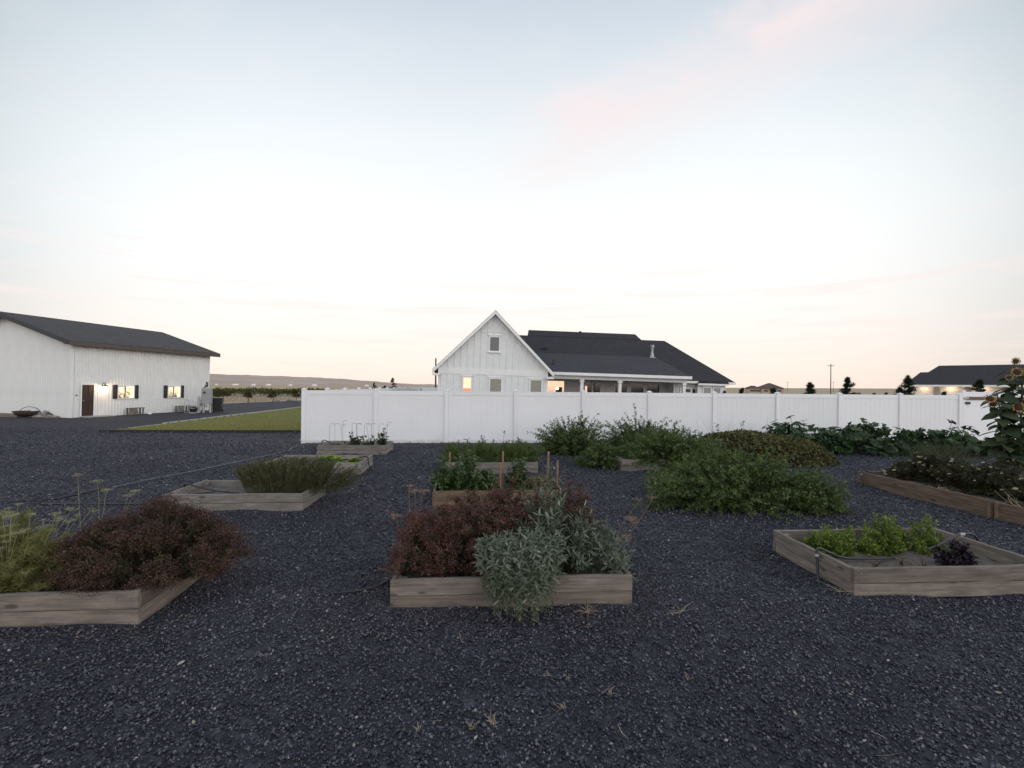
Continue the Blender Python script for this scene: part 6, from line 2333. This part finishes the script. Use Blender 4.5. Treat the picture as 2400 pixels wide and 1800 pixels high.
hose('black tube hanging over the right end of the lettuce bed', [g(-2.28, 10.55), (-2.42, 10.68, 0.06), (-2.49, 10.76, 0.18), (-2.51, 10.78, 0.30), (-2.62, 10.78, 0.31), (-2.9, 10.8, 0.25), (-3.3, 10.9, 0.22)], 0.013)
hose('black tube over the left board of the far left bed', [g(-4.9, 14.2), (-4.55, 13.72, 0.2), (-4.43, 13.60, 0.36), (-4.30, 13.58, 0.33), (-4.05, 13.5, 0.22)], 0.013)
hose('black tube at the left end of the foreground bed', [g(-1.35, 4.35), g(-1.0, 4.42), (-0.80, 4.50, 0.12), (-0.755, 4.52, 0.26), (-0.72, 4.53, 0.315), (-0.55, 4.55, 0.22)], 0.011)
hose('thin tube on the gravel right of the foreground bed', [g(1.42, 4.62, 0.02), g(1.8, 4.68, 0.022), g(2.15, 4.70, 0.022), g(2.35, 4.72, 0.022)], 0.006)
hose('black tube at the left end of the pepper bed', [g(-1.35, 7.55), g(-1.0, 7.62), (-0.78, 7.70, 0.1), (-0.725, 7.72, 0.30), (-0.6, 7.74, 0.22)], 0.012)

# ------------------------------------------------------------------ dry weeds, leaves on the gravel
M['weed'] = M['straw']


def tuft(label, x, y, n, h, spread, group=None):
    t = thing('dry_weed', label, 'weed', g(x, y, 0.012), group=group)
    B = rng.normal(0, 0.008, (n, 3)) * np.array([1, 1, 0])
    T = B + np.stack([rng.normal(0, spread, n), rng.normal(0, spread, n), rng.uniform(0.1, 1, n) * h], 1)
    part('stems', stems_arrays(B, (B + T) / 2 + np.array([0, 0, h * 0.3]), T, 0.0018, 0.0008, 3), M['weed'], t)


for k, (x, y, n, h, s) in enumerate(((-0.02, 2.60, 16, 0.04, 0.022), (-0.32, 2.62, 12, 0.035, 0.018), (0.52, 2.74, 14, 0.03, 0.022), (0.48, 3.05, 8, 0.03, 0.016), (0.62, 3.02, 7, 0.03, 0.016), (1.42, 2.98, 8, 0.05, 0.03), (0.85, 2.86, 7, 0.05, 0.025), (0.10, 2.62, 20, 0.04, 0.024))):
    tuft('little dry tan weed tuft on the foreground gravel', x, y, n, h, s, 'dry weed tufts on the foreground gravel')
tuft('flattened dry weed at the hose foot beside the basil bed', 3.42, 4.12, 16, 0.05, 0.10)
tuft('dry weed sprawling on the gravel right of the foreground bed', 1.75, 3.85, 12, 0.05, 0.08)
tuft('reddish dry weed under the right end of the foreground bed', 0.95, 3.86, 24, 0.06, 0.10)
M['dry_leaf'] = leafobj('dry_leaf', [(0, (0.22, 0.18, 0.13)), (0.6, (0.34, 0.30, 0.23)), (1, (0.46, 0.42, 0.35))], 0.8, 0.1)
dl = MB()
dl.v += [(0, 0, 0), (0.3, 0.28, 0.06), (0.3, -0.28, 0.08), (0.4, 0, 0.0), (0.75, 0.2, 0.1), (0.75, -0.2, 0.07), (1, 0, 0.12)]
dl.f += [(0, 3, 1), (0, 2, 3), (1, 3, 4), (3, 2, 5), (3, 6, 4), (3, 5, 6)]
DL = dl.mesh('dry_leaf', M['dry_leaf'])
for k, (x, y, s, a) in enumerate(((-2.05, 3.33, 0.05, 0.9), (-2.08, 3.22, 0.03, 0.2), (-2.95, 2.98, 0.04, 0.4), (-1.1, 3.6, 0.025, 1.0), (2.45, 2.85, 0.035, 2.0), (2.9, 3.05, 0.03, 0.5), (3.3, 2.7, 0.035, -0.5), (1.9, 2.6, 0.03, 1.5), (-0.9, 4.6, 0.03, 0.3), (2.6, 3.9, 0.03, 0.7), (3.1, 2.5, 0.03, 2.7), (-1.6, 2.75, 0.03, 2.2))):
    o = add_obj('dry_leaf', DL, None, loc=g(x, y, 0.022), rot=(0.1, -0.12, a))
    o.scale = (s, s, s)
    if k == 0:
        tag(o, 'largest pale dry leaf on the gravel below the left bed', 'leaf')
    else:
        tag(o, 'small pale dry leaf lying on the gravel', 'leaf', 'dry leaves on the gravel')
